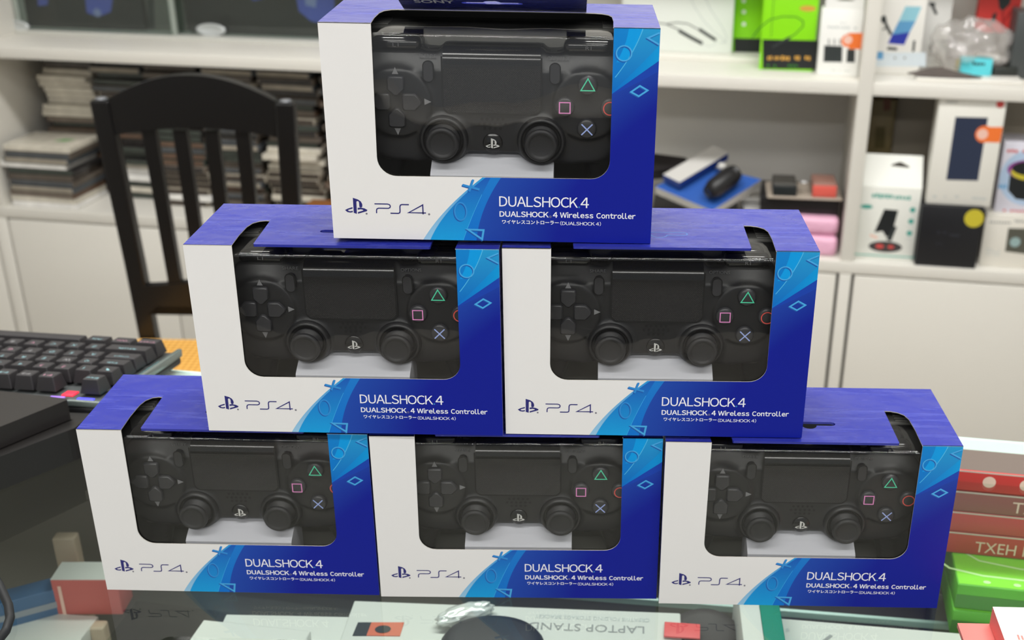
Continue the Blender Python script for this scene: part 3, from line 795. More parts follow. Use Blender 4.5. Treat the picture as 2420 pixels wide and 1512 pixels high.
class Panel:
    """a carton whose front is seen on the shelf: corners measured in the photo on the plane t; printed marks go on the front"""
    def __init__(s, name, label, cat, xl, xr, yt, yb, t, depth, col, group=None, z0=None, bev=0.0012, yl=None, ztop=None, smin=-9, smax=9):
        ym = (yt + yb) / 2 if yl is None else yl
        a, _ = S(xl, ym, t); b_, _ = S(xr, ym, t)
        a = max(a, smin); b_ = min(b_, smax)
        xm = (xl + xr) / 2
        _, zb = S(xm, yb, t); _, zt = S(xm, yt, t)
        if z0 is not None: zb = z0
        if ztop is not None: zt = ztop
        s.t, s.s0, s.z0, s.w, s.h = t, a, zb, b_ - a, zt - zb
        s.mb = MB(); s.mats = [mat(name + '_card_%d_%d_%d' % tuple(col), col, 0.42)]
        s.mb.box(0, s.w, 0, depth, 0, s.h, 0, bev)
        s.name, s.label, s.cat, s.group = name, label, cat, group
        s.M = Matrix(((MM, 0, 0, 0), (0, 0, -MM, 0), (0, MM, 0, 0), (0, 0, 0, 1)))

    def m(s, m):
        if m not in s.mats: s.mats.append(m)
        return s.mats.index(m)

    def c(s, px, py):
        a, z = S(px, py, s.t); return ((a - s.s0) * 1000, (z - s.z0) * 1000)

    def poly(s, pts, m, w=0.15): s.mb.extr([s.c(*p) for p in pts], 0, top=s.m(m), M=s.M, w0=w); return s

    def line(s, pts, wd, m, w=0.2, closed=False): s.mb.stroke([s.c(*p) for p in pts], wd, w, s.m(m), s.M, closed=closed); return s

    def dot(s, px, py, r, m, w=0.25, ry=None):
        x, y = s.c(px, py); s.mb.disc(x, y, r, ry or r, w, s.m(m), s.M, 28); return s

    def scrib(s, px, py, wd, hh, m, w=0.2, n=8):
        """small print too blurred to read: a row of short marks"""
        x, y = s.c(px, py); k = wd / n
        rnd = random.Random(int(px * 7 + py))
        for i in range(n):
            if rnd.random() < 0.12: continue
            s.mb.rect(x + i * k, y - hh / 2 * rnd.uniform(.6, 1), x + (i + .72) * k, y + hh / 2 * rnd.uniform(.6, 1), w, s.m(m), s.M)
        return s

    def done(s):
        o = s.mb.build(s.name, s.mats); o.matrix_world = SM(s.s0, s.t, s.z0)
        return tag(o, s.label, s.cat, s.group)


k_dark = mat('ink_charcoal', (44, 50, 50), 0.5); k_grey = mat('ink_grey', (150, 152, 150), 0.5); k_pale = mat('ink_pale', (196, 202, 200), 0.5)
k_black = mat('ink_black', (22, 26, 28), 0.45); k_gold = mat('ink_gold', (212, 160, 70), 0.4); k_orange = mat('sticker_orange', (240, 120, 50), 0.45)
k_teal = mat('ink_teal', (70, 164, 150), 0.5); k_navy = mat('ink_navy', (38, 48, 72), 0.45); k_redi = mat('ink_red', (206, 74, 70), 0.5)
k_white = mat('ink_paper', (240, 240, 238), 0.5); k_yel = mat('sticker_yellow', (200, 186, 50), 0.5); k_dgrn = mat('ink_dark_green', (40, 110, 30), 0.5)
k_lime = mat('ink_lime', (140, 226, 20), 0.45); k_pink2 = mat('sticker_pale', (240, 196, 180), 0.5)

ZS = ZU1 + 0.0105
p = Panel('earphone_box', 'pale carton with a printed neckband earphone picture on the upper shelf', 'box', 1470, 1735, -90, 128, 0.205, 0.06, (226, 230, 224), z0=ZS, ztop=0.20)
p.line([(1540, 52), (1575, 57), (1600, 53), (1625, 56), (1655, 72), (1682, 90)], 2.2, k_dark).line([(1652, 69), (1670, 81), (1692, 95)], 7, k_dark, .25)
p.line([(1575, 57), (1600, 68), (1630, 86), (1660, 103)], 2.4, k_dark).line([(1604, 72), (1630, 87), (1660, 103)], 8, k_dark, .25)
p.line([(1622, -30), (1640, 14), (1662, 48), (1684, 72), (1708, 92), (1716, 101), (1700, 101)], 1.6, k_pale, .18).line([(1655, -30), (1680, 24), (1706, 62), (1718, 88), (1713, 102)], 1.6, k_pale, .18)
p.line([(1660, 104), (1675, 110), (1688, 106), (1694, 97)], 1.4, k_pale, .18)
p.done()
GRN = (140, 224, 16)
g1 = Panel('green_box', 'bright green and black earphone carton standing on the raised step', 'box', 1735, 1815, -90, 123, 0.235, 0.05, GRN, z0=ZS, ztop=0.2)
g1.poly([(1735, 90), (1816, 92), (1816, 124), (1735, 122)], k_black)
for y in (2, 28, 57): g1.dot(1758, y, 4.5, k_white)
g1.done()
g2 = Panel('green_box', 'bright green carton with gold print on its black band, beside the white charger box', 'box', 1802, 1933, -90, 163, 0.09, 0.07, GRN, z0=ZU1 + 0.0005, ztop=0.2)
g2.poly([(1802, 93), (1934, 96), (1930, 164), (1802, 162)], k_black)
g2.line([(1778, 88), (1795, 66), (1820, 46), (1850, 39), (1882, 40), (1898, 50), (1898, 62), (1880, 80), (1868, 88)], 2.2, k_dgrn).line([(1868, 88), (1845, 100), (1825, 112)], 5, k_dark, .22)
g2.dot(1909, 20, 17, k_gold, ry=6); g2.line([(1832, -40), (1826, 30), (1822, 88)], 1.2, k_dgrn)
for (x, w_) in ((1808, 16), (1830, 12), (1846, 20), (1878, 12), (1902, 20)): g2.scrib(x, 137, w_, 10, k_gold, .25, 3)
for x in (1812, 1862): g2.scrib(x, 155, 22, 7, k_dgrn, .25, 3)
g2.done()
p = Panel('charger_box', 'white hanging carton with black plug pictures and an orange sticker', 'box', 1936, 2040, 22, 170, 0.055, 0.045, (240, 240, 236), z0=ZU1 + 0.0005, smax=0.6205)
p.poly([(1948, 107), (1991, 109), (1990, 147), (1946, 146)], k_dark).poly([(2002, 116), (2021, 117), (2020, 148), (2000, 147)], k_dark)
for x in (1959, 1972, 1985): p.line([(x, 106), (x, 92)], 3.5, k_grey)
p.poly([(2004, 78), (2041, 78), (2041, 112), (2036, 116), (2006, 116)], k_orange, .2).dot(2003, 96, 13, k_orange, .22).dot(2004, 94, 9, k_pink2, .25)
p.scrib(1956, 64, 62, 5, k_pale); p.scrib(1986, 54, 14, 4, k_pale); p.scrib(1965, 166, 40, 3, k_pale)
q = p.mb; a0, b0 = p.c(1950, 22), (p.w * 1000 - 1, p.c(2036, 22)[1])
q.extr([(a0[0], a0[1] - 1), (b0[0], b0[1] - 1), (b0[0], b0[1] + 34), (a0[0], a0[1] + 34)], 0.8, top=0, M=p.M, w0=-0.5, holes=[[(a0[0] + 22, a0[1] + 18), (a0[0] + 58, a0[1] + 18), (a0[0] + 56, a0[1] + 21), (a0[0] + 46, a0[1] + 23), (a0[0] + 40, a0[1] + 26), (a0[0] + 34, a0[1] + 23), (a0[0] + 24, a0[1] + 21)]])
p.done()
# right bay, upper
k_ph1 = mat('picture_sky', (150, 206, 222), 0.4); k_ph2 = mat('picture_blue', (46, 58, 168), 0.4); k_ph3 = mat('picture_mid', (98, 160, 206), 0.4)
p = Panel('phone_holder_box', 'white carton with a blue phone and clip arm printed on it, at the divider', 'box', 2066, 2186, -60, 158, 0.10, 0.06, (236, 234, 228), z0=ZU1 + 0.0005, ztop=0.12, smin=0.6535)
p.poly([(2140, 15), (2178, 16), (2164, 50), (2124, 50)], k_ph1).poly([(2124, 50), (2164, 50), (2150, 76), (2108, 82)], k_ph3).poly([(2108, 82), (2150, 76), (2137, 106), (2098, 103)], k_ph2)
p.line([(2086, 38), (2090, 52)], 11, k_dark, .22).line([(2090, 50), (2097, 64), (2106, 82)], 6, k_dark, .22).line([(2086, 70), (2098, 64)], 3, k_dark, .22)
p.line([(2097, 114), (2120, 116)], 6, k_dark).line([(2161, 96), (2158, 122)], 5, k_dark)
p.poly([(2068, 124), (2188, 124), (2188, 157), (2068, 157)], mat('ink_ice', (216, 226, 232), 0.5), .1).poly([(2070, 122), (2087, 122), (2087, 140), (2070, 140)], k_ph3, .2)
for x in (2115, 2138): p.dot(x, 137, 2.5, k_grey)
p.done()
p = Panel('clip_box', 'white carton with a small dark clip picture, behind the phone holder box', 'box', 2180, 2250, -60, 112, 0.19, 0.06, (234, 233, 229), z0=ZU1 + 0.0005, ztop=0.12)
p.line([(2196, 9), (2210, 11)], 7, k_dark).line([(2203, 12), (2213, 34)], 6, k_dark).scrib(2216, 96, 22, 4, k_grey)
p.done()
def crumple(rx, ry, rz, seed, amp=0.22, sub=4):
    b = bmesh.new(); bmesh.ops.create_icosphere(b, subdivisions=sub, radius=1); r = random.Random(seed)
    ds = [V((r.uniform(-1, 1), r.uniform(-1, 1), r.uniform(-1, 1))).normalized() for _ in range(26)]; ph = [r.uniform(0, 6) for _ in ds]; fq = [r.uniform(3, 9) for _ in ds]
    for v in b.verts:
        n = v.co.normalized(); k = 1 + amp * sum(abs(sin(n.dot(d) * f + p)) - .6 for d, f, p in zip(ds, fq, ph)) / 8
        v.co = V((n.x * rx * k, n.y * ry * k, max(-rz, n.z * rz * k)))
    return b
m_bag = clear_mat('clear_bag', (0.95, 0.94, 0.93, 1), 0.07, 0.12, haze=0.2, hazecol=(0.95, 0.92, 0.9, 1))
s0, z0 = S(2280, 100, 0.16)
o = MB().bm(crumple(0.078, 0.05, 0.056, 3, 0.4), 0, True).build('plastic_bag', [m_bag]); o.matrix_world = SM(s0 + .01, 0.132, ZU1 + 0.058)
tag(o, 'crumpled clear plastic bag lying on the upper shelf, under the red pouch', 'bag')
m_redp = mat('pouch_red', (214, 62, 56), 0.5, vary=(18, 0.1))
p = MB()
p.extr([(0, 8), (20, 0), (62, 0), (86, 30), (92, 160), (4, 160)], 30, top=0, M=FMM)
p.extr([(38, 75), (66, 75), (64, 60), (52, 46), (44, 52)], 0, top=1, M=FMM, w0=.4); p.extr([(30, 20), (39, 22), (41, 42), (33, 40)], 0, top=1, M=FMM, w0=.4)
p.stroke([(52, 46), (56, 24), (60, 5)], 4, .5, 2, FMM); p.stroke([(56, 24), (80, 60)], 4, .5, 2, FMM)
s0, z0 = S(2308, 82, 0.17)
o = p.build('red_pouch', [m_redp, k_dark, mat('pouch_red_dark', (170, 40, 40), 0.5)]); o.matrix_world = SM(s0, 0.205, z0)
tag(o, 'red pouch with black shapes printed on it, above the clear plastic bag', 'pouch')
s0, t0 = T(2290, 175, ZU1)
o = MB().box(-0.118, 0.095, 0.0, 0.10, 0, 0.006, 0, 0.001).build('white_tray', [mat('tray_paper', (232, 229, 222), 0.5)]); o.matrix_world = SM(s0, 0.042, ZU1 + 0.0005)
tag(o, 'flat white card tray lying on the upper shelf of the end bay', 'tray')
m_mesh = mat('mesh_cloth', (92, 84, 80), 0.7, vary=(60, 0.25))
p = MB(); p.extr([(-62, 4), (-40, 14), (-8, 30), (8, 32), (30, 20), (70, 6), (88, 0), (60, -4), (0, -5), (-40, -3)], 3, top=0, M=Matrix(((MM, 0, 0, 0), (0, MM, 0, 0), (0, 0.35 * MM, MM, 0.0035), (0, 0, 0, 1))))
s0, t0 = T(2212, 174, ZU1 + 0.007)
o = p.build('mesh_pouch', [m_mesh]); o.matrix_world = SM(s0, 0.05, ZU1 + 0.0085); tag(o, 'dark grey folded mesh pouch on the white card tray', 'pouch')
p = Panel('cyan_box', 'small cyan carton with dark print, on the upper shelf edge', 'box', 2272, 2346, 139, 163, 0.085, 0.03, (94, 212, 224), z0=ZU1 + 0.0068)
p.scrib(2290, 150, 34, 8, k_dark, .2, 5); p.done()
p = MB(); p.tube([(0, 0, 0), (0.04, 0.004, -0.004), (0.075, 0.0, -0.012)], [0.008, 0.009, 0.007], 12)
s0, z0 = S(2318, 118, 0.10); o = p.build('white_tube', [mat('tube_white', (236, 234, 230), 0.35)]); o.matrix_world = SM(s0, 0.15, ZU1 + 0.036); tag(o, 'short white plastic tube lying behind the cyan carton', 'tube')
p = MB().box(-.022, .022, 0, .03, 0, .024, 0, .003)
s0, z0 = S(2300, 118, 0.14); o = p.build('yellow_packet', [mat('packet_yellow', (206, 194, 126), 0.5)]); o.matrix_world = SM(s0, 0.15, ZU1 + 0.0005, 0.3); tag(o, 'dull yellow packet under the red pouch', 'packet')
p = MB().box(0, .05, 0, .05, 0, .018, 0, .003)
s0, z0 = S(2347, 158, 0.1); o = p.build('black_packet', [mat('packet_black', (40, 44, 40), 0.5)]); o.matrix_world = SM(s0, 0.09, ZU1 + 0.0068, 0.1); tag(o, 'small black packet right beside the cyan carton', 'packet')
p = Panel('charcoal_box', 'charcoal coloured carton cut off by the picture edge, upper shelf', 'box', 2398, 2470, 30, 150, 0.10, 0.08, (70, 74, 74), z0=ZU1 + 0.0005); p.done()
# right bay, lower
p = Panel('phone_stand_box', 'white carton with a black phone stand picture and teal print on the lower shelf', 'box', 2026, 2168, 441, 603, 0.03, 0.05, (232, 233, 226), z0=ZL1 + 0.0005, yl=540, smin=0.6535, smax=0.7805)
p.poly([(2090, 494), (2123, 497), (2108, 552), (2094, 560), (2086, 546), (2066, 549)], k_black).poly([(2112, 534), (2120, 536), (2106, 570), (2094, 566)], k_dark, .2)
x, y = p.c(2092, 583); p.mb.disc(x, y, 36, 13, .2, p.m(mat('picture_dark', (62, 58, 58), .5)), p.M); p.mb.disc(x - 12, y + .5, 9, 5, .25, p.m(k_redi), p.M); p.mb.disc(x + 12, y + .5, 7, 4, .25, p.m(k_redi), p.M)
p.scrib(2061, 462, 46, 12, k_teal, .2, 6); p.scrib(2114, 466, 36, 10, k_teal, .2, 5); p.dot(2048, 488, 13, k_teal, ry=5)
for (x, y) in ((2157, 496), (2153, 523), (2149, 551)): p.dot(x, y, 6, k_teal)
for (x, y) in ((2151, 510), (2144, 536), (2140, 564)): p.scrib(x, y, 14, 2, k_pale, .2, 3)
p.line([(2016, 600), (2168, 609)], 3, k_teal, .2); p.line([(2056, 555), (2074, 562)], 5, k_pink2, .2)
fl = MB(); w_, h_ = p.w, p.h
o = p.done()
fl.extr([(0, 0), (w_ * 1000, 0), (w_ * 1000 - 2, 62), (4, 62)], 1.2, top=0, M=Matrix(((MM, 0, 0, 0), (0, 0.62 * MM, -MM, 0.0), (0, MM, 0, h_ - 0.001), (0, 0, 0, 1))), w0=-1.0,
        holes=[[(58, 40), (98, 38), (97, 41), (86, 46), (78, 49), (70, 47), (60, 43)]])
f = fl.build('hang_flap', [o.data.materials[0]], o)
bb = Panel('black_box', 'square black carton with a round yellow sticker, under the power bank box', 'box', 2170, 2316, 487, 622, 0.004, 0.10, (20, 21, 26), z0=ZL1 + 0.0005, yl=560)
bb.dot(2302, 516, 20, k_yel)
for (x, y, w_) in ((2215, 548, 20), (2245, 555, 22), (2212, 575, 12)): bb.scrib(x, y, w_, 6, mat('ink_smoke', (48, 50, 60), .4), .2, 3)
bb.done(); ztop = bb.z0 + bb.h
p = Panel('power_bank_box', 'white carton with a navy power bank picture and an orange sticker, on the black carton', 'box', 2204, 2361, 232, 484, 0.012, 0.06, (230, 228, 220), z0=ztop + 0.0005, yl=360, ztop=ZU0 - 0.0015)
p.poly([(2258, 276), (2335, 278), (2311, 427), (2236, 425)], k_navy).poly([(2328, 300), (2370, 300), (2363, 337), (2322, 336)], k_orange, .2).dot(2326, 317, 18, k_orange, .22).dot(2322, 317, 11, k_pink2, .25)
p.dot(2364, 246, 8, k_redi, .2); p.scrib(2232, 240, 28, 4, k_grey, .2)
for x in (2205, 2232, 2257): p.scrib(x, 464, 8, 6, k_pale, .2, 2)
p.scrib(2292, 468, 34, 6, k_pale); p.done()
wb2 = Panel('camera_box', 'white carton with a dark photo window, at the end of the lower shelf', 'box', 2322, 2480, 508, 622, 0.03, 0.08, (226, 222, 212), z0=ZL1 + 0.0005, yl=565)
wb2.poly([(2383, 539), (2460, 541), (2448, 603), (2375, 594)], mat('picture_olive', (84, 84, 74), .5)); wb2.dot(2399, 572, 11, mat('picture_mint', (150, 176, 176), .5), .2); wb2.scrib(2338, 524, 46, 5, k_grey); wb2.scrib(2398, 522, 40, 6, k_grey)
for y in (588, 594, 601): wb2.scrib(2330, y, 30, 3, k_pale)
wb2.done(); zt2 = wb2.z0 + wb2.h
p = Panel('speaker_box', 'lilac white carton with a black round speaker picture, on top of the camera carton', 'box', 2360, 2500, 338, 505, 0.045, 0.08, (216, 214, 226), z0=zt2 + 0.0005, yl=430)
k_lil = mat('picture_haze', (176, 198, 224), .5)
p.dot(2434, 420, 62, k_lil, .12); p.poly([(2388, 400), (2480, 400), (2480, 470), (2430, 474), (2400, 470), (2382, 450)], k_black, .16)
x, y = p.c(2434, 402); p.mb.disc(x, y, 46, 22, .18, p.m(mat('picture_purple', (140, 60, 140), .5)), p.M); p.mb.disc(x + 4, y - 5, 42, 18, .2, p.m(k_yel), p.M); p.mb.disc(x + 3, y + 3, 40, 16, .22, p.m(k_black), p.M)
p.scrib(2380, 356, 40, 8, k_redi, .2, 5); p.scrib(2362, 496, 60, 5, k_redi, .2); p.scrib(2360, 440, 18, 12, k_ph3, .2, 3); p.done()
p = Panel('olive_box', 'dark olive carton standing against the back of the lower shelf, behind the phone stand box', 'box', 2046, 2112, 236, 470, 0.20, 0.06, (112, 98, 62), z0=ZL1 + 0.0005, yl=300, smin=0.6535)
p.poly([(2088, 232), (2106, 232), (2104, 260), (2088, 262)], mat('picture_rust', (96, 54, 36), .5)); p.poly([(2070, 300), (2092, 300), (2090, 350), (2066, 350)], mat('picture_moss', (84, 74, 36), .5)); p.done()
p = Panel('brown_box', 'large dark brown carton filling the back of the lower shelf, behind the power bank box', 'box', 2113, 2450, 225, 480, 0.24, 0.08, (158, 150, 136), z0=ZL1 + 0.0005, yl=300, ztop=ZU0 - 0.006); p.done()

# ---- middle bay, lower: loose packs in front of the bare back panel
def tp_(px, py, z, slope):
    """place on a plane rising towards the wall: height z at the shelf front"""
    v = ray(px, py); n = V((0, 0, 1)) - NNS * slope; o = OS + V((0, 0, z)); return CAM + v * ((o - CAM).dot(n) / v.dot(n))


def deck(name, label, cat, pts, z, thick, mats, slope=0.0, group=None, mi=None):
    """flat pack whose upper face corners were measured on a tilted plane"""
    P = [tp_(px, py, z, slope) for px, py in pts]; c = sum(P, V()) / len(P)
    ya = (NNS + V((0, 0, slope))).normalized(); za = UXS.cross(ya)
    b = MB(); b.extr([((q - c).dot(UXS), (q - c).dot(ya)) for q in P], thick, top=mi[0] if mi else 0, side=mi[1] if mi else 0, w0=0)
    o = b.build(name, mats)
    o.matrix_world = Matrix(((UXS.x, ya.x, za.x, c.x), (UXS.y, ya.y, za.y, c.y), (UXS.z, ya.z, za.z, c.z), (0, 0, 0, 1))); return tag(o, label, cat, group)


m_pinkc = mat('packet_pink', (232, 178, 204), 0.35, bump=(14, 0.6, 0.02))
s0, z0 = S(1905, 605, 0.02); s1, z1 = S(1986, 505, 0.02)
for k, (za, zb, lb) in enumerate(((ZL1 + .0005, ZL1 + .045, 'lower of two soft pink packets at the divider'), (ZL1 + .046, ZL1 + .086, 'upper of two soft pink packets at the divider'))):
    o = MB().box(0, 0.125, 0.0, 0.15, 0, zb - za, 0, 0.012, 4).build('pink_packet', [m_pinkc]); o.matrix_world = SM(0.489, 0.02 + 0.008 * k, za, 0.02 * k); tag(o, lb, 'packet', 'pink packets')
m_blk = mat('carton_black', (24, 22, 24), 0.4)
zk = ZL1 + 0.087
o = MB().box(0, 0.175, 0, 0.13, 0, 0.036, 0, 0.001).box(0.04, 0.174, -0.0006, 0.001, 0.0345, 0.0368, 1).build('flat_black_box', [m_blk, mat('edge_gold', (196, 160, 84), .4)]); o.matrix_world = SM(0.438, 0.05, zk, 0.03)
tag(o, 'flat black carton with a gold top edge, on the pink packets', 'box')
zk2 = zk + 0.0368
m_blis = clear_mat('blister_clear', (0.9, 0.89, 0.87, 1), 0.08, 0.1, haze=0.35, hazecol=(0.62, 0.58, 0.53, 1)); m_cardb = mat('blister_card', (172, 160, 146), 0.5)
o = tag(empty('blister_pack', M=SM(0.452, 0.03, zk2 + 0.0005, 0.06)), 'clear blister pack holding a black and a red adapter, on the flat black carton', 'pack')
MB().box(0, 0.165, 0, 0.115, 0, 0.006, 0, 0.003, 3).build('card', [m_cardb], o)
for x, c1_, c2_, hh in ((0.012, (70, 68, 64), (26, 32, 34), 0.030), (0.098, (150, 112, 100), (222, 96, 84), 0.034)):
    MB().box(x, x + 0.052, 0.006, 0.080, 0.006, hh + .004, 0, 0.004, 3).build('adapter', [mat('adapter_%d' % c1_[0], c1_, .45)], o)
    MB().box(x, x + 0.052, 0.002, 0.0058, 0.007, hh - .001, 0, 0.001).build('adapter_front', [mat('adapter_front_%d' % c2_[0], c2_, .4)], o)
MB().lathe([(0.008, 0), (0.008, .004), (0.00001, .005)], 16, 0, True, Matrix.Translation((0.08, .03, .03))).build('stud', [mat('stud_silver', (214, 214, 214), .25, .4)], o)
# support boxes and the two blue packs
o = MB().box(0, 0.20, 0, 0.20, 0, 0.056, 0, 0.002).build('low_black_box', [m_blk]); o.matrix_world = SM(0.19, 0.08, ZL1 + .0005, 0.05); tag(o, 'low black carton under the blue accessory packs', 'box')
m_bl = mat('pack_blue', (44, 92, 176), 0.42); m_pw = mat('pack_white', (206, 204, 200), 0.45); m_bd = mat('pack_blue_dark', (30, 62, 142), 0.42)
zc = ZL1 + 0.085
o = deck('accessory_pack', 'blue and white accessory carton lying tilted, topped by a black device', 'box', [(1548, 441), (1655, 388), (1800, 424), (1683, 498)], zc - .02, 0.024, [m_bl, m_pw], slope=0.62, mi=(0, 1))
o = deck('accessory_carton', 'narrow blue carton with a pale printed face, leaning on the blue accessory pack', 'box', [(1567, 412), (1686, 344), (1721, 362), (1606, 431)], zc + 0.016, 0.022, [m_pw, m_bd], slope=0.62, mi=(0, 1))
a_, b2 = tp_(1672, 458, zc + .012, .62), tp_(1740, 408, zc + .012, .62)
o = MB().tube([a_ - a_, (a_ - a_) * .5 + (b2 - a_) * .2, (b2 - a_) * .8, b2 - a_], [0.014, 0.022, 0.024, 0.018], 14).build('black_device', [mat('device_black', (30, 30, 32), .4)]); o.location = a_ + V((0, 0, 0.002)); bdv = o; tag(o, 'black handheld device lying on the blue accessory pack', 'device')
o = MB().lathe([(0.00001, .014), (.008, .012), (.011, .006), (.011, 0)], 16).build('cap', [m_pw], bdv); o.location = tp_(1706, 398, zc + 0.003, .62) - bdv.location; o['label'] = 'small white cap'
o = deck('white_leaflet_pack', 'white round-cornered pack tucked between the blue pack and the flat black carton', 'pack', [(1752, 470), (1765, 455), (1800, 452), (1815, 480), (1800, 500), (1760, 500)], zc - .012, 0.024, [m_pw])
o = deck('dark_pouch', 'dark pouch slumped at the back behind the narrow blue carton', 'pouch', [(1500, 380), (1545, 362), (1620, 372), (1640, 392), (1560, 400), (1500, 405)], zc - .005, 0.03, [mat('pouch_dark', (34, 30, 32), .6)], slope=0.5)

# ---- left bay, lower: game cases
CC = [(58, 50, 44), (88, 80, 72), (40, 38, 38), (112, 102, 92), (72, 76, 80), (150, 142, 128), (96, 74, 60), (54, 62, 56), (206, 200, 186), (232, 230, 226)]
CM = [mat('case_%d_%d_%d' % c, c, 0.22, coat=0.3, vary=(35, 0.35)) for c in CC]
m_wrap = mat('case_insert', (120, 112, 100), 0.35, vary=(50, 0.4))


def case_mesh(w_, d_, h_, k):
    b = MB(); b.box(0, w_, 0, d_, 0, h_, 0, 0.0012, 2)
    b.rect(4, 1.5, w_ * 1000 - 4, h_ * 1000 - 1.5, 0.15, 1, FMM)
    return b


_case = {}


def case(k, w_, d_, h_, s, t, z, rz, label, group):
    key = (k, w_, d_, h_)
    if key in _case: o = _case[key].copy(); COL.objects.link(o)
    else: o = case_mesh(w_, d_, h_, k).build('game_case', [CM[k], CM[(k * 3 + 1) % 8] if k < 8 else CM[k]]); _case[key] = o
    o.matrix_world = SM(s, t, z, rz); return tag(o, label, 'game case', group)


order = [(9, 'white, lowest of the front stack at the shelf end'), (8, 'cream, second from the bottom of the front stack'), (6, 'brown, third from the bottom of the front stack'), (4, 'slate grey, fourth from the bottom of the front stack'),
         (1, 'taupe, in the middle of the front stack'), (0, 'dark brown, just under the bright white case of the front stack'), (2, 'black, directly under the bright white case of the front stack'), (9, 'bright white, near the top of the front stack'),
         (4, 'slate grey, on the bright white case of the front stack'), (1, 'taupe, under the topmost case of the front stack'), (8, 'pale, topmost of the front stack with a green mark')]
z = ZL1 + 0.0006
for i, (k, lb) in enumerate(order):
    h_ = 0.0138
    o = case(k, 0.176, 0.136, h_, -1.392 + random.uniform(-.005, .004) - (0.012 if i == 7 else 0), 0.006 + random.uniform(0, .006), z, random.uniform(-.03, .02), 'game case, ' + lb, 'game cases in the front stack'); z += h_ + 0.0004
o = MB().extr([(0, 0), (30, 4), (46, 26), (20, 20)], 0, top=0, M=Matrix.Scale(MM, 4), w0=0.2).build('green_sticker', [mat('sticker_green', (70, 160, 70), .5)]); o.matrix_world = SM(-1.29, 0.06, z + 0.0002); tag(o, 'green sticker on the topmost pale game case', 'sticker')
cols = [(-1.36, 0.160, 'behind the front stack'), (-1.195, 0.13, 'next to the front stack'), (-1.045, 0.10, 'behind the first chair gap'), (-0.895, 0.09, 'behind the middle chair gaps'), (-0.745, 0.085, 'behind the last chair gap'), (-0.59, 0.08, 'between the chair and the boxes')]
for ci, (s_, t_, where) in enumerate(cols):
    z = ZL1 + 0.0006; n = 0
    while z < ZU0 - 0.026:
        h_ = 0.0138; fr = (z - ZL1) / 0.36
        k = random.choice([0, 0, 1, 1, 2, 2, 3, 3, 4, 6, 7, 5])
        if ci == 0: k = 8 if 0.52 < fr < 0.84 else random.choice([0, 2, 6])
        elif ci == 1 and fr < 0.30: k = random.choice([8, 9, 2])
        elif ci == 2 and fr < 0.22: k = random.choice([9, 8, 5])
        elif ci == 4 and fr < 0.45: k = random.choice([8, 5, 8])
        top_ = 'upper' if fr > .66 else ('middle' if fr > .33 else 'lower')
        tone = {8: 'cream', 9: 'white', 5: 'beige', 3: 'light brown', 1: 'taupe', 4: 'slate', 6: 'rust brown', 7: 'dark green', 0: 'dark brown', 2: 'black'}[k]
        case(k, 0.136, 0.176 if ci else 0.14, h_, s_ + random.uniform(-.008, .008), t_ + random.uniform(-.014, .014), z, random.uniform(-.06, .06), '%s game case, %s part of the column %s' % (tone, top_, where), 'game cases packed in columns')
        z += h_ + 0.0005 + (random.uniform(0, .0015)); n += 1
o = MB().box(0, 0.135, 0, 0.07, 0, 0.045, 0, 0.0015).build('brown_carton', [mat('carton_brown', (150, 94, 46), .7, vary=(20, .08))]); o.matrix_world = SM(-0.63, -0.0, ZL1 + .0006, 0.02); tag(o, 'brown cardboard carton on the lower shelf edge, between chair and stacked boxes', 'box')

# ---- left bay, upper: behind the sliding glass
m_gb = mat('console_carton', (40, 41, 42), 0.45, vary=(6, 0.2)); k_bl = mat('console_print_blue', (84, 98, 196), 0.45, vary=(10, 0.2)); k_bl2 = mat('console_print_pale', (150, 160, 214), 0.45)
for (xl, xr, lb, blobs) in ((-80, 330, 'dark carton with a blue printed spot behind the sliding glass, at the shelf end', [((196, -60), (275, -60), (262, 28), (232, 40), (205, 30)), ((84, -60), (118, -60), (112, 12), (90, 14))]),
                            (436, 800, 'dark carton with a large blue print behind the sliding glass, near the stacked boxes', [((690, -60), (790, -60), (790, 62), (735, 50), (706, 26)), ((520, -60), (620, -60), (640, -8), (600, 2))])):
    p = Panel('console_box', lb, 'box', xl, xr, -120, 70, 0.225, 0.09, (40, 41, 42), z0=ZU1 + 0.0005, ztop=0.24, group='cartons behind the sliding glass', smin=-1.412)
    for bl in blobs: p.poly(bl, k_bl)
    if xl > 0: p.poly([(716, -50), (752, -50), (746, 18), (722, 12)], k_bl2, .2)
    else: p.dot(230, 30, 10, k_bl2, .2); 
    p.done()
p = Panel('grey_box', 'narrow grey carton between the two dark cartons behind the sliding glass', 'box', 338, 428, -120, 74, 0.235, 0.08, (110, 110, 104), z0=ZU1 + 0.0005, ztop=0.24); p.poly([(345, -60), (362, -60), (366, 70), (350, 70)], k_dark); p.done()

# ------------------------------------------------------------------ the black chair
CH = -0.02
m_lac = mat('chair_lacquer', (14, 13, 14), 0.36, spec=0.4, coat=0.1)
m_cane = weave_mat()
ch = tag(empty('dining_chair', (-0.597, 1.27, FLOOR), CH), 'black slat back wooden chair with a woven cane seat behind the counter', 'chair')
G = -FLOOR       # heights below are measured from the counter top; add G
def zz(z): return z + G
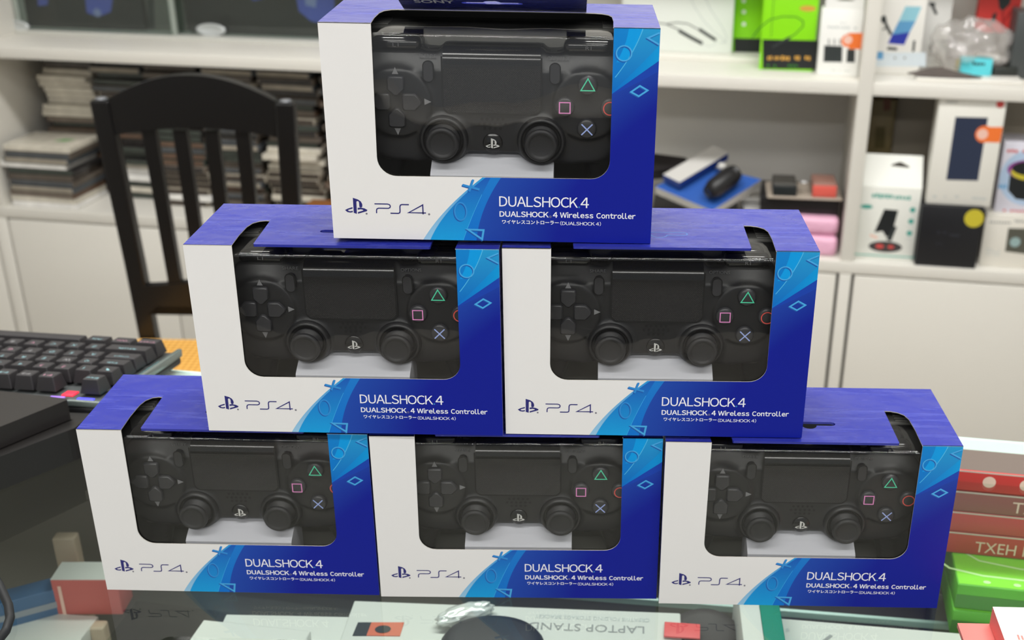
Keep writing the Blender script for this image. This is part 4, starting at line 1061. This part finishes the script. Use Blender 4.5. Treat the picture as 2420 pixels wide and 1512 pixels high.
# backrest rail with arched top and a curved lower edge
tp = [(-0.138 + 0.276 * k / 20) for k in range(21)]
up = [(x * 1000, (zz(0.077) - 0.041 * (abs(x) / 0.138) ** 2.0) * 1000) for x in tp]
lo = [(x * 1000, (zz(-0.010) - 0.014 * (abs(x) / 0.138) ** 2) * 1000) for x in reversed(tp)]
b = MB(); b.extr(list(reversed(up + lo)), 20, top=0, M=FMM, w0=8); r_ = b.build('top_rail', [m_lac], ch)
bv = r_.modifiers.new('round', 'BEVEL'); bv.width = 0.003; bv.segments = 2; bv.limit_method = 'ANGLE'
for sx in (-1, 1):
    b = MB(); pts = [(sx * 0.152, 0.0, zz(0.034)), (sx * 0.150, 0.0, zz(-0.02)), (sx * 0.141, 0.004, zz(-0.25)), (sx * 0.138, 0.010, zz(-0.42)), (sx * 0.140, 0.05, 0.0)]
    vs = []; fs = []
    for (x, y, z) in pts:
        for dx, dy in ((-.0155, -.012), (.0155, -.012), (.0155, .012), (-.0155, .012)): vs.append((x + dx, y + dy, z))
    for i in range(len(pts) - 1):
        for k in range(4): fs.append((4 * i + k, 4 * i + (k + 1) % 4, 4 * i + 4 + (k + 1) % 4, 4 * i + 4 + k))
    fs += [(3, 2, 1, 0), tuple(4 * (len(pts) - 1) + k for k in range(4))]
    b.add(vs, fs, 0); pst = b.build('rear_leg', [m_lac], ch)
    bv = pst.modifiers.new('round', 'BEVEL'); bv.width = 0.003; bv.segments = 2; bv.limit_method = 'ANGLE'
    MB().lathe([(0.0001, 0.004), (0.009, 0.003), (0.0105, 0.0)], 20, 0, True, Matrix.Translation((sx * 0.152, 0, zz(0.0342)))).build('cap', [mat('chair_cap', (120, 122, 126), .3, .3)], pst)
for x in (-0.098, -0.046, 0.006, 0.058):
    x0, x1 = x + 0.018, x * 0.93 + 0.018
    b = MB(); vs = []
    for (xx, z) in ((x0, zz(-0.015)), (x1, zz(-0.29))):
        for dx, dy in ((-.0115, -.007), (.0115, -.007), (.0115, .007), (-.0115, .007)): vs.append((xx + dx, dy + .002, z))
    b.add(vs, [(0, 1, 5, 4), (1, 2, 6, 5), (2, 3, 7, 6), (3, 0, 4, 7), (3, 2, 1, 0), (4, 5, 6, 7)], 0); b.build('slat', [m_lac], ch)
lw = [(x * 1000, (zz(-0.285) + 0.006 * cos(x / 0.128 * pi)) * 1000) for x in [(-0.130 + 0.26 * k / 16) for k in range(17)]]
lw2 = [(-128, zz(-0.345) * 1000), (-110, zz(-0.329) * 1000), (110, zz(-0.329) * 1000), (128, zz(-0.345) * 1000)]
b = MB(); b.extr(lw2 + list(reversed(lw)), 18, top=0, M=FMM, w0=7); b.build('lower_rail', [m_lac], ch)
b = MB(); b.extr(list(rrect(-165, -375, 165, 12, 22)), 12, top=0, M=Matrix(((MM, 0, 0, 0), (0, MM, 0, -0.02), (0, 0, MM, zz(-0.392)), (0, 0, 0, 1)))); b.build('seat', [m_cane], ch)
b = MB(); b.box(-0.160, 0.160, -0.375, -0.358, zz(-0.455), zz(-0.4045)); b.box(-0.160, -0.143, -0.358, -0.03, zz(-0.455), zz(-0.4045)); b.box(0.143, 0.160, -0.358, -0.03, zz(-0.455), zz(-0.4045)); b.build('seat_frame', [m_lac], ch)
for sx in (-1, 1): MB().box(sx * 0.148 - .015, sx * 0.148 + .015, -0.370, -0.340, 0, zz(-0.4555), 0, 0.003).build('front_leg', [m_lac], ch)

# ------------------------------------------------------------------ keyboard on the counter
KY, KT = -0.12, 0.12
Pk = zp(395, 803, 0.031)
kbM = Matrix.Translation(Pk) @ Matrix.Rotation(KY, 4, 'Z') @ Matrix.Rotation(-KT, 4, 'X')
kb = tag(empty('keyboard', M=kbM), 'black mechanical keyboard with coloured backlight, facing the chair', 'keyboard')
m_key = mat('keycap_black', (46, 44, 46), 0.5, bump=(500, .06, .0004)); m_plate = mat('keyboard_plate', (88, 92, 92), 0.35, 0.5); m_rim = mat('keyboard_rim', (112, 122, 118), 0.25, 0.3); m_kbody = mat('keyboard_body', (24, 24, 26), .5)
kl_c = mat('legend_cyan', (130, 170, 176), .5, emit=0.25); kl_p = mat('legend_rose', (176, 128, 146), .5, emit=0.25); kl_w = mat('legend_white', (150, 150, 152), .5, emit=0.1)
XL = -0.235
b = MB(); b.box(XL, 0.009, -0.128, 0.006, -0.024, -0.017, 0, .002).build('base', [m_kbody], kb)
MB().box(XL, 0.006, -0.125, 0.003, -0.0168, -0.0128, 0, .001).build('top_plate', [m_plate], kb)
MB().box(0.0062, 0.0105, -0.128, 0.006, -0.0168, -0.0095, 0, .001).build('rim', [m_rim], kb)
MB().box(XL, 0.0105, -0.1295, -0.1255, -0.0168, -0.0115, 0, .001).build('rim', [m_rim], kb)
for (x, y, w_, h_, c, nm) in ((-0.0285, -0.114, .010, .010, (236, 40, 60), 'red'), (-0.010, -0.1235, .014, .0035, (70, 70, 255), 'blue'), (0.0045, -0.112, .004, .012, (70, 230, 240), 'cyan'), (0.0045, -0.05, .002, .05, (80, 180, 190), 'teal'), (-0.034, -0.1235, .012, .003, (150, 110, 220), 'violet')):
    MB().box(x - w_ / 2, x + w_ / 2, y - h_ / 2, y + h_ / 2, -0.0127, -0.0115, 0, .0005).build('backlight', [mat('glow_' + nm, c, .4, emit=(1.1 if nm in ('red', 'blue') else 0.6))], kb)  # teal strip: cyan reflection along the frame, built as a glowing bar
KP = 0.019
ROWS = [(0, [('Ctrl', 1.25), ('Win', 1.25), ('Alt', 1.25), ('', 6.25)]), (1, [('Shift', 2.25)] + [(c, 1) for c in 'ZXCVBNM']), (2, [('Caps', 1.75)] + [(c, 1) for c in 'ASDFGHJK']),
        (3, [('Tab', 1.5)] + [(c, 1) for c in 'QWERTYUI']), (4, [('`', 1)] + [(c, 1) for c in '123456789']), (5.2, [('Esc', 1), (None, 1)] + [('F%d' % k, 1) for k in range(1, 8)])]
rk = random.Random(5)
for row, keys in ROWS:
    x = 0.0
    for (leg, wu) in keys:
        w_ = wu * KP; xa, xb = x - w_ + 0.0006, x - 0.0006; x -= w_
        if leg is None or xb < -0.205: continue
        xa = max(xa, XL + 0.002)
        ya, yb_ = -(row + 1) * KP + 0.0006, -row * KP - 0.0006
        dz = 0.0012 * abs(row - 2) * 0.5
        q = MB(); tx, ty = 0.0025, 0.002
        vs = [(xa, ya, -0.0105), (xb, ya, -0.0105), (xb, yb_, -0.0105), (xa, yb_, -0.0105), (xa + tx, ya + ty, dz), (xb - tx, ya + ty, dz), (xb - tx, yb_ - ty * 1.6, dz), (xa + tx, yb_ - ty * 1.6, dz)]
        q.add(vs, [(0, 1, 5, 4), (1, 2, 6, 5), (2, 3, 7, 6), (3, 0, 4, 7), (4, 5, 6, 7), (3, 2, 1, 0)], 0)
        if leg:
            hgt = 0.0042 if len(leg) == 1 else 0.003; wdt = None if len(leg) == 1 else min(0.0034 * len(leg), w_ - .007)
            cxk = (xa + xb) / 2
            q.text(leg, cxk - (wdt or .003) / 2, ya + 0.004, wdt, hgt, dz + 0.0001, 1, flip=True)
        ko = q.build('keycap', [m_key, rk.choice([kl_c, kl_c, kl_p, kl_w])], kb)
        bv = ko.modifiers.new('round', 'BEVEL'); bv.width = 0.0008; bv.segments = 2; bv.limit_method = 'ANGLE'; bv.angle_limit = 0.5
MB().box(-0.225, -0.012, -0.122, -0.108, -0.0302, -0.0242, 0, .001).build('foot', [m_kbody], kb)
# black slab and black dock in front of the keyboard
m_slab = mat('laptop_black', (34, 31, 29), 0.45, vary=(8, .08)); m_dock = mat('dock_black', (30, 28, 27), 0.4)
Z1 = 0.046
p1 = zp(165, 942, Z1)
o = MB(); P = [p1, p1 + V((-0.155, -0.215, 0)), p1 + V((-0.45, -0.06, 0)), p1 + V((-0.30, 0.062, 0))]
c = p1.copy(); pl = [((q - c).x, (q - c).y) for q in P]
o.extr(list(reversed(pl)), 0.017, top=0); o = o.build('black_slab', [m_slab]); o.location = c; bv = o.modifiers.new('round', 'BEVEL'); bv.width = 0.004; bv.segments = 3; bv.limit_method = 'ANGLE'
tag(o, 'flat black device with a rounded corner lying in front of the keyboard', 'device')
Z2 = 0.028
p2 = zp(196, 988, Z2)
P = [p2 + V((0.004, 0.008, 0)), p2 + V((0.0, -0.016, 0)), p2 + V((-0.05, -0.075, 0)), p2 + V((-0.12, -0.16, 0)), p2 + V((-0.40, 0.0, 0)), p2 + V((-0.25, 0.035, 0)), p2 + V((-0.03, 0.010, 0))]
o = MB(); pl = [((q - p2).x, (q - p2).y) for q in P]; o.extr(list(reversed(pl)), Z2 - 0.0012, top=0); o = o.build('black_dock', [m_dock]); o.location = p2; bv = o.modifiers.new('round', 'BEVEL'); bv.width = 0.006; bv.segments = 3; bv.limit_method = 'ANGLE'
tag(o, 'lower black device under the flat black one, beside the stacked boxes', 'device')

# ------------------------------------------------------------------ things inside and on the counter
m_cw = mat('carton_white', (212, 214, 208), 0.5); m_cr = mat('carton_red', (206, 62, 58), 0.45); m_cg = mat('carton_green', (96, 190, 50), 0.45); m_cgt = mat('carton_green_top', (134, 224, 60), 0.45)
ca = CT


def cbox(name, label, cat, px, py, z, w_, d_, h_, mats, rz=0.0, deco=None, group=None, anchor='fl', mi=0):
    """carton with a corner measured at pixel px,py on level z (its top): anchor fl/fr/bl/br corner of the top"""
    q = zp(px, py, z); b = MB()
    x0 = 0 if anchor[1] == 'l' else -w_; y0 = 0 if anchor[0] == 'f' else -d_
    b.box(x0, x0 + w_, y0, y0 + d_, -h_, 0, mi, 0.001)
    if deco: deco(b)
    o = b.build(name, mats); o.location = q; o.rotation_euler = (0, 0, ca + rz); return tag(o, label, cat, group)


FL = Matrix.Scale(MM, 4)


def d_laptop(b):
    b.text('LAPTOP STAND', -116, -27, 88, 8.5, 0.3, 1, FL, flip=True)
    b.text('CREATIVE FOLDING STORAGE BRACKET', -112, -13, 88, 4.2, 0.3, 2, FL, flip=True)


ZB = -0.1


def topbox(name, label, px, py, px2, py2, w_, d_, h_, mats, deco=None, z=ZB, cat='box', group=None):
    """flat carton: far edge of its top runs from (px2,py2) to its far end corner (px,py)"""
    q = zp(px, py, z); q2 = zp(px2, py2, z); a = math.atan2(q.y - q2.y, q.x - q2.x)
    b = MB(); b.box(-w_, 0, -d_, 0, -h_, 0, 0, .001)
    if deco: deco(b)
    o = b.build(name, mats); o.location = q; o.rotation_euler = (0, 0, a); return tag(o, label, cat, group)


topbox('laptop_stand_box', 'long pale carton with upside down laptop stand lettering under the glass', 1608, 1448, 900, 1421, 0.255, 0.13, 0.023, [m_cw, k_grey, k_pale], d_laptop)
def d_cable(b):
    b.extr([(-205, -24), (-168, -24), (-163, -2), (-196, -2)], 0, top=1, M=FL, w0=.3); b.extr([(-166, -24), (-120, -24), (-113, -2), (-161, -2)], 0, top=2, M=FL, w0=.3); b.disc(-142, -12, 9, 6, .35, 1, FL)
def d_white(b):
    b.ring(-40, -34, 22, 12, 3, .3, 1, FL); b.disc(-36, -34, 12, 6, .32, 2, FL); b.stroke([(-74, -60), (-62, -30)], 3, .3, 1, FL); b.rect(-160, -60, -90, -38, .3, 1, FL)
    b.rect(-120, -16, -114, -4, .3, 3, FL); b.rect(-106, -16, -100, -4, .3, 3, FL)
o = topbox('stand_box', 'pale carton with an orange and black panel, beside the laptop stand carton', 893, 1458, 600, 1452, 0.118, 0.12, 0.020, [m_cw, k_dark, mat('panel_rust', (206, 108, 80), .5), k_grey], None, z=-0.104)
b = MB()
qa = [zp(x, y, -0.0994) for x, y in ((846, 1470), (878, 1470), (866, 1501), (833, 1501))]; qb = [zp(x, y, -0.0994) for x, y in ((878, 1470), (955, 1470), (945, 1502), (866, 1501))]
c = zp(893, 1490, -0.0994)
b.extr([((q - c).x, (q - c).y) for q in reversed(qa)], .002, top=0); b.extr([((q - c).x, (q - c).y) for q in reversed(qb)], .002, top=1)
qd = zp(905, 1487, -0.0994) - c; b.disc(qd.x, qd.y, .006, .0045, .0003, 0)
o2 = b.build('price_card', [k_dark, mat('panel_rust', (206, 108, 80), .5)]); o2.location = c; tag(o2, 'small card, half dark and half orange, lying on the pale cartons under the glass', 'card')
topbox('white_flat_box', 'white carton lying askew under the glass, with a dark picture on it', 735, 1490, 514, 1467, 0.085, 0.10, 0.018, [m_cw, k_dark, k_pink2, k_grey], lambda b: (b.ring(-14, -24, 14, 9, 2.5, .3, 1, FL), b.disc(-12, -24, 8, 4, .32, 2, FL), b.rect(-70, -40, -40, -22, .3, 1, FL)), z=-0.096)
# headset cushion, wrapped plug, cog shaped coil
m_hs = mat('headset_black', (34, 38, 44), .6, vary=(70, .3)); m_foil = mat('wrap_silver', (224, 228, 224), .25, .3)
q = zp(1160, 1512, -0.09); o = MB().lathe([(0.00001, .004), (.026, .0045), (.034, .0025), (.038, -.003), (.036, -.010)], 40, 0, True).build('ear_cushion', [m_hs]); o.location = zp(1163, 1510, -0.0895); o.scale = (1.0, .72, 1); tag(o, 'round black headset cushion on the laptop stand carton, under the glass', 'cushion')
b = MB().bm(crumple(0.022, 0.009, 0.006, 11, .35, 4), 0, True); o = b.build('wrapped_plug', [m_foil]); o.location = zp(1098, 1450, -0.0935); o.rotation_euler = (0, 0, .45); tag(o, 'silver wrapped plug lying beside the black headset cushion', 'plug')
o = MB().lathe([(0.010, .004), (.016, .005), (.023, .005), (.026, .002), (.026, -.016), (.010, -.016)], 36, 0, True).build('cable_coil', [mat('coil_black', (52, 48, 48), .6, vary=(90, .3))]); o.location = zp(1668, 1494, -0.1085); tag(o, 'black coiled cable beside the laptop stand carton', 'cable')
b = MB().box(-.0135, .0135, -.0085, .0085, 0, .0016, 0, .0004); o = b.build('red_tag', [mat('tag_red', (222, 86, 88), .5)]); o.location = zp(1612, 1492, -0.0988); o.rotation_euler = (0, 0, -.1); tag(o, 'small red tag between the laptop stand carton and the coiled cable', 'tag')
# upright divider with a teal edge, white stylus box
qd = zp(1780, 1440, -0.1)
b = MB().box(-.0145, .0005, -.20, 0, 0, .052, 0, .0008); b.box(.0006, .0155, -.20, 0, .0, .0522, 1, .0008); 
o = b.build('teal_box', [m_cw, mat('carton_teal', (18, 132, 104), .45)]); o.location = V((qd.x + 0.0, qd.y + .008, SHZ + .0005)); o.rotation_euler = (0, 0, ca * .3); tag(o, 'narrow white and teal carton standing on the glass shelf', 'box')
def d_sty(b):
    b.stroke([(42, -16), (4, -62)], 2.6, .3, 1, FL); b.rect(88, -40, 104, -26, .3, 2, FL); b.rect(93, -37, 99, -31, .32, 0, FL); b.rect(120, -42, 135, -36, .3, 2, FL); b.text('s', 8, -16, 3, 4, .3, 3, FL)
q = zp(1818, 1459, -0.1); b = MB().box(0, .20, -.13, 0, -.022, 0, 0, .001); d_sty(b); o = b.build('stylus_box', [m_cw, k_grey, k_dark, k_pale]); o.location = q + V((.004, 0, 0)); o.rotation_euler = (0, 0, -.12); tag(o, 'flat white carton with a thin stylus picture, beside the teal carton', 'box')
for k in range(2):
    o = MB().tube([(0, 0, 0), (.03, 0, 0)], .0028, 10).build('metal_rod', [mat('rod_metal', (196, 200, 194), .3, .5)]); o.location = zp(1716, 1480 + 22 * k, -0.112); tag(o, ('far' if not k else 'near') + ' one of two short metal rods by the teal carton', 'rod', 'short metal rods')
# red and green cartons stacked below the back edge
q0 = yp(2215, 1302, 0.206, TH)
RB = [(0.0, 0.0195, 'lowest red carton of the stack, with pale capital letters', 'TXEH MAX'), (0.0200, 0.018, 'second red carton from the bottom of its stack', 'ALL'), (0.0385, 0.018, 'third red carton of the stack, dull and faded', 'TXEN'), (0.0570, 0.018, 'topmost red carton, with two white dots on its front', '')]
k_rp = mat('red_print', (236, 206, 190), .5); k_rim = mat('carton_rim', (206, 196, 184), .5); k_rtop = mat('red_box_top', (104, 92, 84), .6)
for i, (dz, hh, lb, tx) in enumerate(RB):
    b = MB().box(0, .26, 0, .034, 0, hh, 0, .001)
    b.rect(1, 1, 259, 33, hh * 1000 + .15, 3, FL)
    if tx: b.text(tx, {0: 58, 1: 20, 2: 80}[i], 3.0, {0: 62, 1: 17, 2: 36}[i], 9.5, .2, 1, FMM)
    else:
        for x in (60, 87): b.disc(x, 9.5, 4.8, 4.8, .2, 1, FMM)
    b.rect(0, hh * 1000 - 1.4, 120, hh * 1000 - .2, .2, 2, FMM)
    o = b.build('red_box', [mat('carton_red_%d' % i, [(190, 58, 42), (196, 64, 58), (146, 74, 66), (200, 58, 54)][i], .45), k_rp, k_rim, k_rtop])
    o.location = V((q0.x - .03, q0.y + .005, q0.z + dz)); o.rotation_euler = (0, 0, TH); tag(o, lb, 'box', 'red cartons under the counter glass')
zg = q0.z - .0008
qg = zp(2264, 1380, zg)
DG = (0.206 - (qg.y + qg.x * 0.168)) + 0.045
def d_gr(b):
    b.stroke([(-6, 44), (-12, 30), (-4, 20), (20, 14), (60, 13), (130, 16)], 2.2, .3, 2, FL); b.stroke([(8, 46), (20, 34), (50, 28), (130, 30)], 2.0, .3, 2, FL)
    for x in (22, 44, 68, 90): b.disc(x, 6, 2.8, 2.0, .3, 2, FL)
for i, (dz, lb) in enumerate(((0, 'upper of two green cartons under the red stack, printed with a white cable'), (-0.0225, 'lower of two green cartons under the red stack'))):
    b = MB().box(0, .20, 0, DG, -.0215, 0, 0, .001)
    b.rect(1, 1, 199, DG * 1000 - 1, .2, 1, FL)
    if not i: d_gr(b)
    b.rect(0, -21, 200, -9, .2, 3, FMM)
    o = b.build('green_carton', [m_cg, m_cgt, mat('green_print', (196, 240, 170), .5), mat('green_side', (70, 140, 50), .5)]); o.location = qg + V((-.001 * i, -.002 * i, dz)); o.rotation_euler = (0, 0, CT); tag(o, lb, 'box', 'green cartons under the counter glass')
hs = qg.z - .0448 - (-.3195)
o = MB().box(0, .21, .0, DG - .05, 0, hs, 0, .002).build('grey_storage_box', [mat('storage_grey', (96, 98, 92), .6)]); o.location = V((qg.x - .004 + .008, qg.y + .048, -.3195)); o.rotation_euler = (0, 0, CT); tag(o, 'grey storage box carrying the green cartons under the glass', 'box')
# white and salmon carton on the glass at the picture corner
m_sal = mat('carton_salmon', (240, 130, 122), .5); m_cw2 = mat('carton_bright', (246, 246, 238), .5)
qc = zp(2346, 1433.5, 0.017)
tr_ = [zp(*q) for q in ((2263, 1472, .0035), (2280, 1520, .0035), (2320, 1640, .0035), (2660, 1640, .0035), (2620, 1480, .0035))]
b = MB(); b.extr([((q - qc).x, (q - qc).y) for q in tr_], .003, top=0)
o = b.build('salmon_lid', [m_sal]); o.location = (qc.x, qc.y, .0035); tag(o, 'salmon coloured flat lid on the glass under the bright white carton', 'lid')
tw = [zp(*q) for q in ((2346, 1433.5, .017), (2374, 1511, .017), (2420, 1640, .017), (2660, 1640, .017), (2620, 1440, .017))]
b = MB(); b.extr([((q - qc).x, (q - qc).y) for q in tw], .0132, top=0, side=1)
for (x0_, y0_, x1_, y1_) in ((2405, 1500, 2409, 1512), (2414, 1502, 2418, 1512)):
    a_, c_ = zp(x0_, y0_, .017) - qc, zp(x1_, y1_, .017) - qc; b.stroke([(a_.x, a_.y), (c_.x, c_.y)], .0012, .0002, 1)
o = b.build('white_salmon_box', [m_cw2, m_sal]); o.location = qc; tag(o, 'bright white carton with salmon sides on the glass at the corner of the picture', 'box')
# left side under the glass
ZD = -0.13
q = zp(118, 1371, ZD); qcor = q.copy()
sal2 = mat('carton_coral', (206, 104, 98), .5)
b = MB().box(0, .056, 0, .026, -.036, 0, 0, .001); b.rect(0, 0, 56, 26, .3, 1, FL); b.rect(5, -36, 8, -6, .3, 2, FMM)
o = b.build('coral_box', [sal2, m_cw, k_pink2]); o.location = q; o.rotation_euler = (0, 0, .02); tag(o, 'coral red carton with a white top under the glass beside the stacked boxes', 'box')
m_bei = mat('post_beige', (190, 172, 150), .5)
for k, (px, py, dy) in enumerate(((154, 1264, .05), (222, 1474, -.012))):
    q = yp(px, py, qcor.y + dy, 0.0); b = MB().box(-.010, .010, -.006, .006, -.3195 - q.z, 0, 0, .002); o = b.build('beige_post', [m_bei]); o.location = q; tag(o, ['far', 'near'][k] + ' beige post under the glass, at the coral carton', 'post', 'beige posts under the glass')
b = MB().box(-.045, .038, -.010, .010, -.036, 0, 0, .001); b.rect(-44, -18, 37, -12, .3, 1, Matrix.Translation((0, -.010, 0)) @ FMM); b.rect(-44, -34, 37, -29, .3, 1, Matrix.Translation((0, -.010, 0)) @ FMM)
o = b.build('blue_box', [mat('carton_blue_soft', (72, 108, 146), .5), mat('carton_blue_band', (150, 156, 164), .5)]); o.location = zp(50, 1398, -0.14); o.rotation_euler = (0, 0, .5); tag(o, 'blue carton with white bands leaning under the glass, beside the coral carton', 'box')
b = MB().box(-.05, .04, -.03, .03, -.03, 0, 0, .001); o = b.build('pale_box', [m_cw]); o.location = zp(84, 1500, -0.165); o.rotation_euler = (0, 0, -.1); tag(o, 'white carton below the coral carton at the picture corner', 'box')
b = MB().tube([zp(x, y, .0055) - zp(20, 1400, .0055) for x, y in ((-30, 1290), (10, 1310), (38, 1335), (52, 1360))], .0035, 10)
pts = [(-30, 1335), (0, 1385), (20, 1430), (24, 1460), (14, 1490), (-10, 1520)]
b = MB().tube([zp(x, y, .0045) - zp(20, 1400, .0045) for x, y in pts], .0028, 10); o = b.build('black_cable', [mat('cable_black', (30, 32, 34), .5)]); o.location = zp(20, 1400, .0045); tag(o, 'thin black cable looped on the glass beside the stacked boxes', 'cable')
# unseen cabinet added behind the viewer to put reflections in the box windows
lc = tag(empty('added_reflection_cabinet', (0.0, -2.9, FLOOR)), 'low dark cabinet with a pale top, added unseen behind the viewer for window reflections', 'cabinet')
MB().box(-1.6, 1.6, -0.25, 0.25, 0.0, 0.62, 0, .004).build('body', [mat('added_cabinet_dark', (46, 44, 44), .5)], lc)
MB().box(-1.62, 1.62, -0.27, 0.27, 0.6205, 0.645, 0, .004).build('worktop', [mat('added_cabinet_top', (200, 196, 188), .4)], lc)
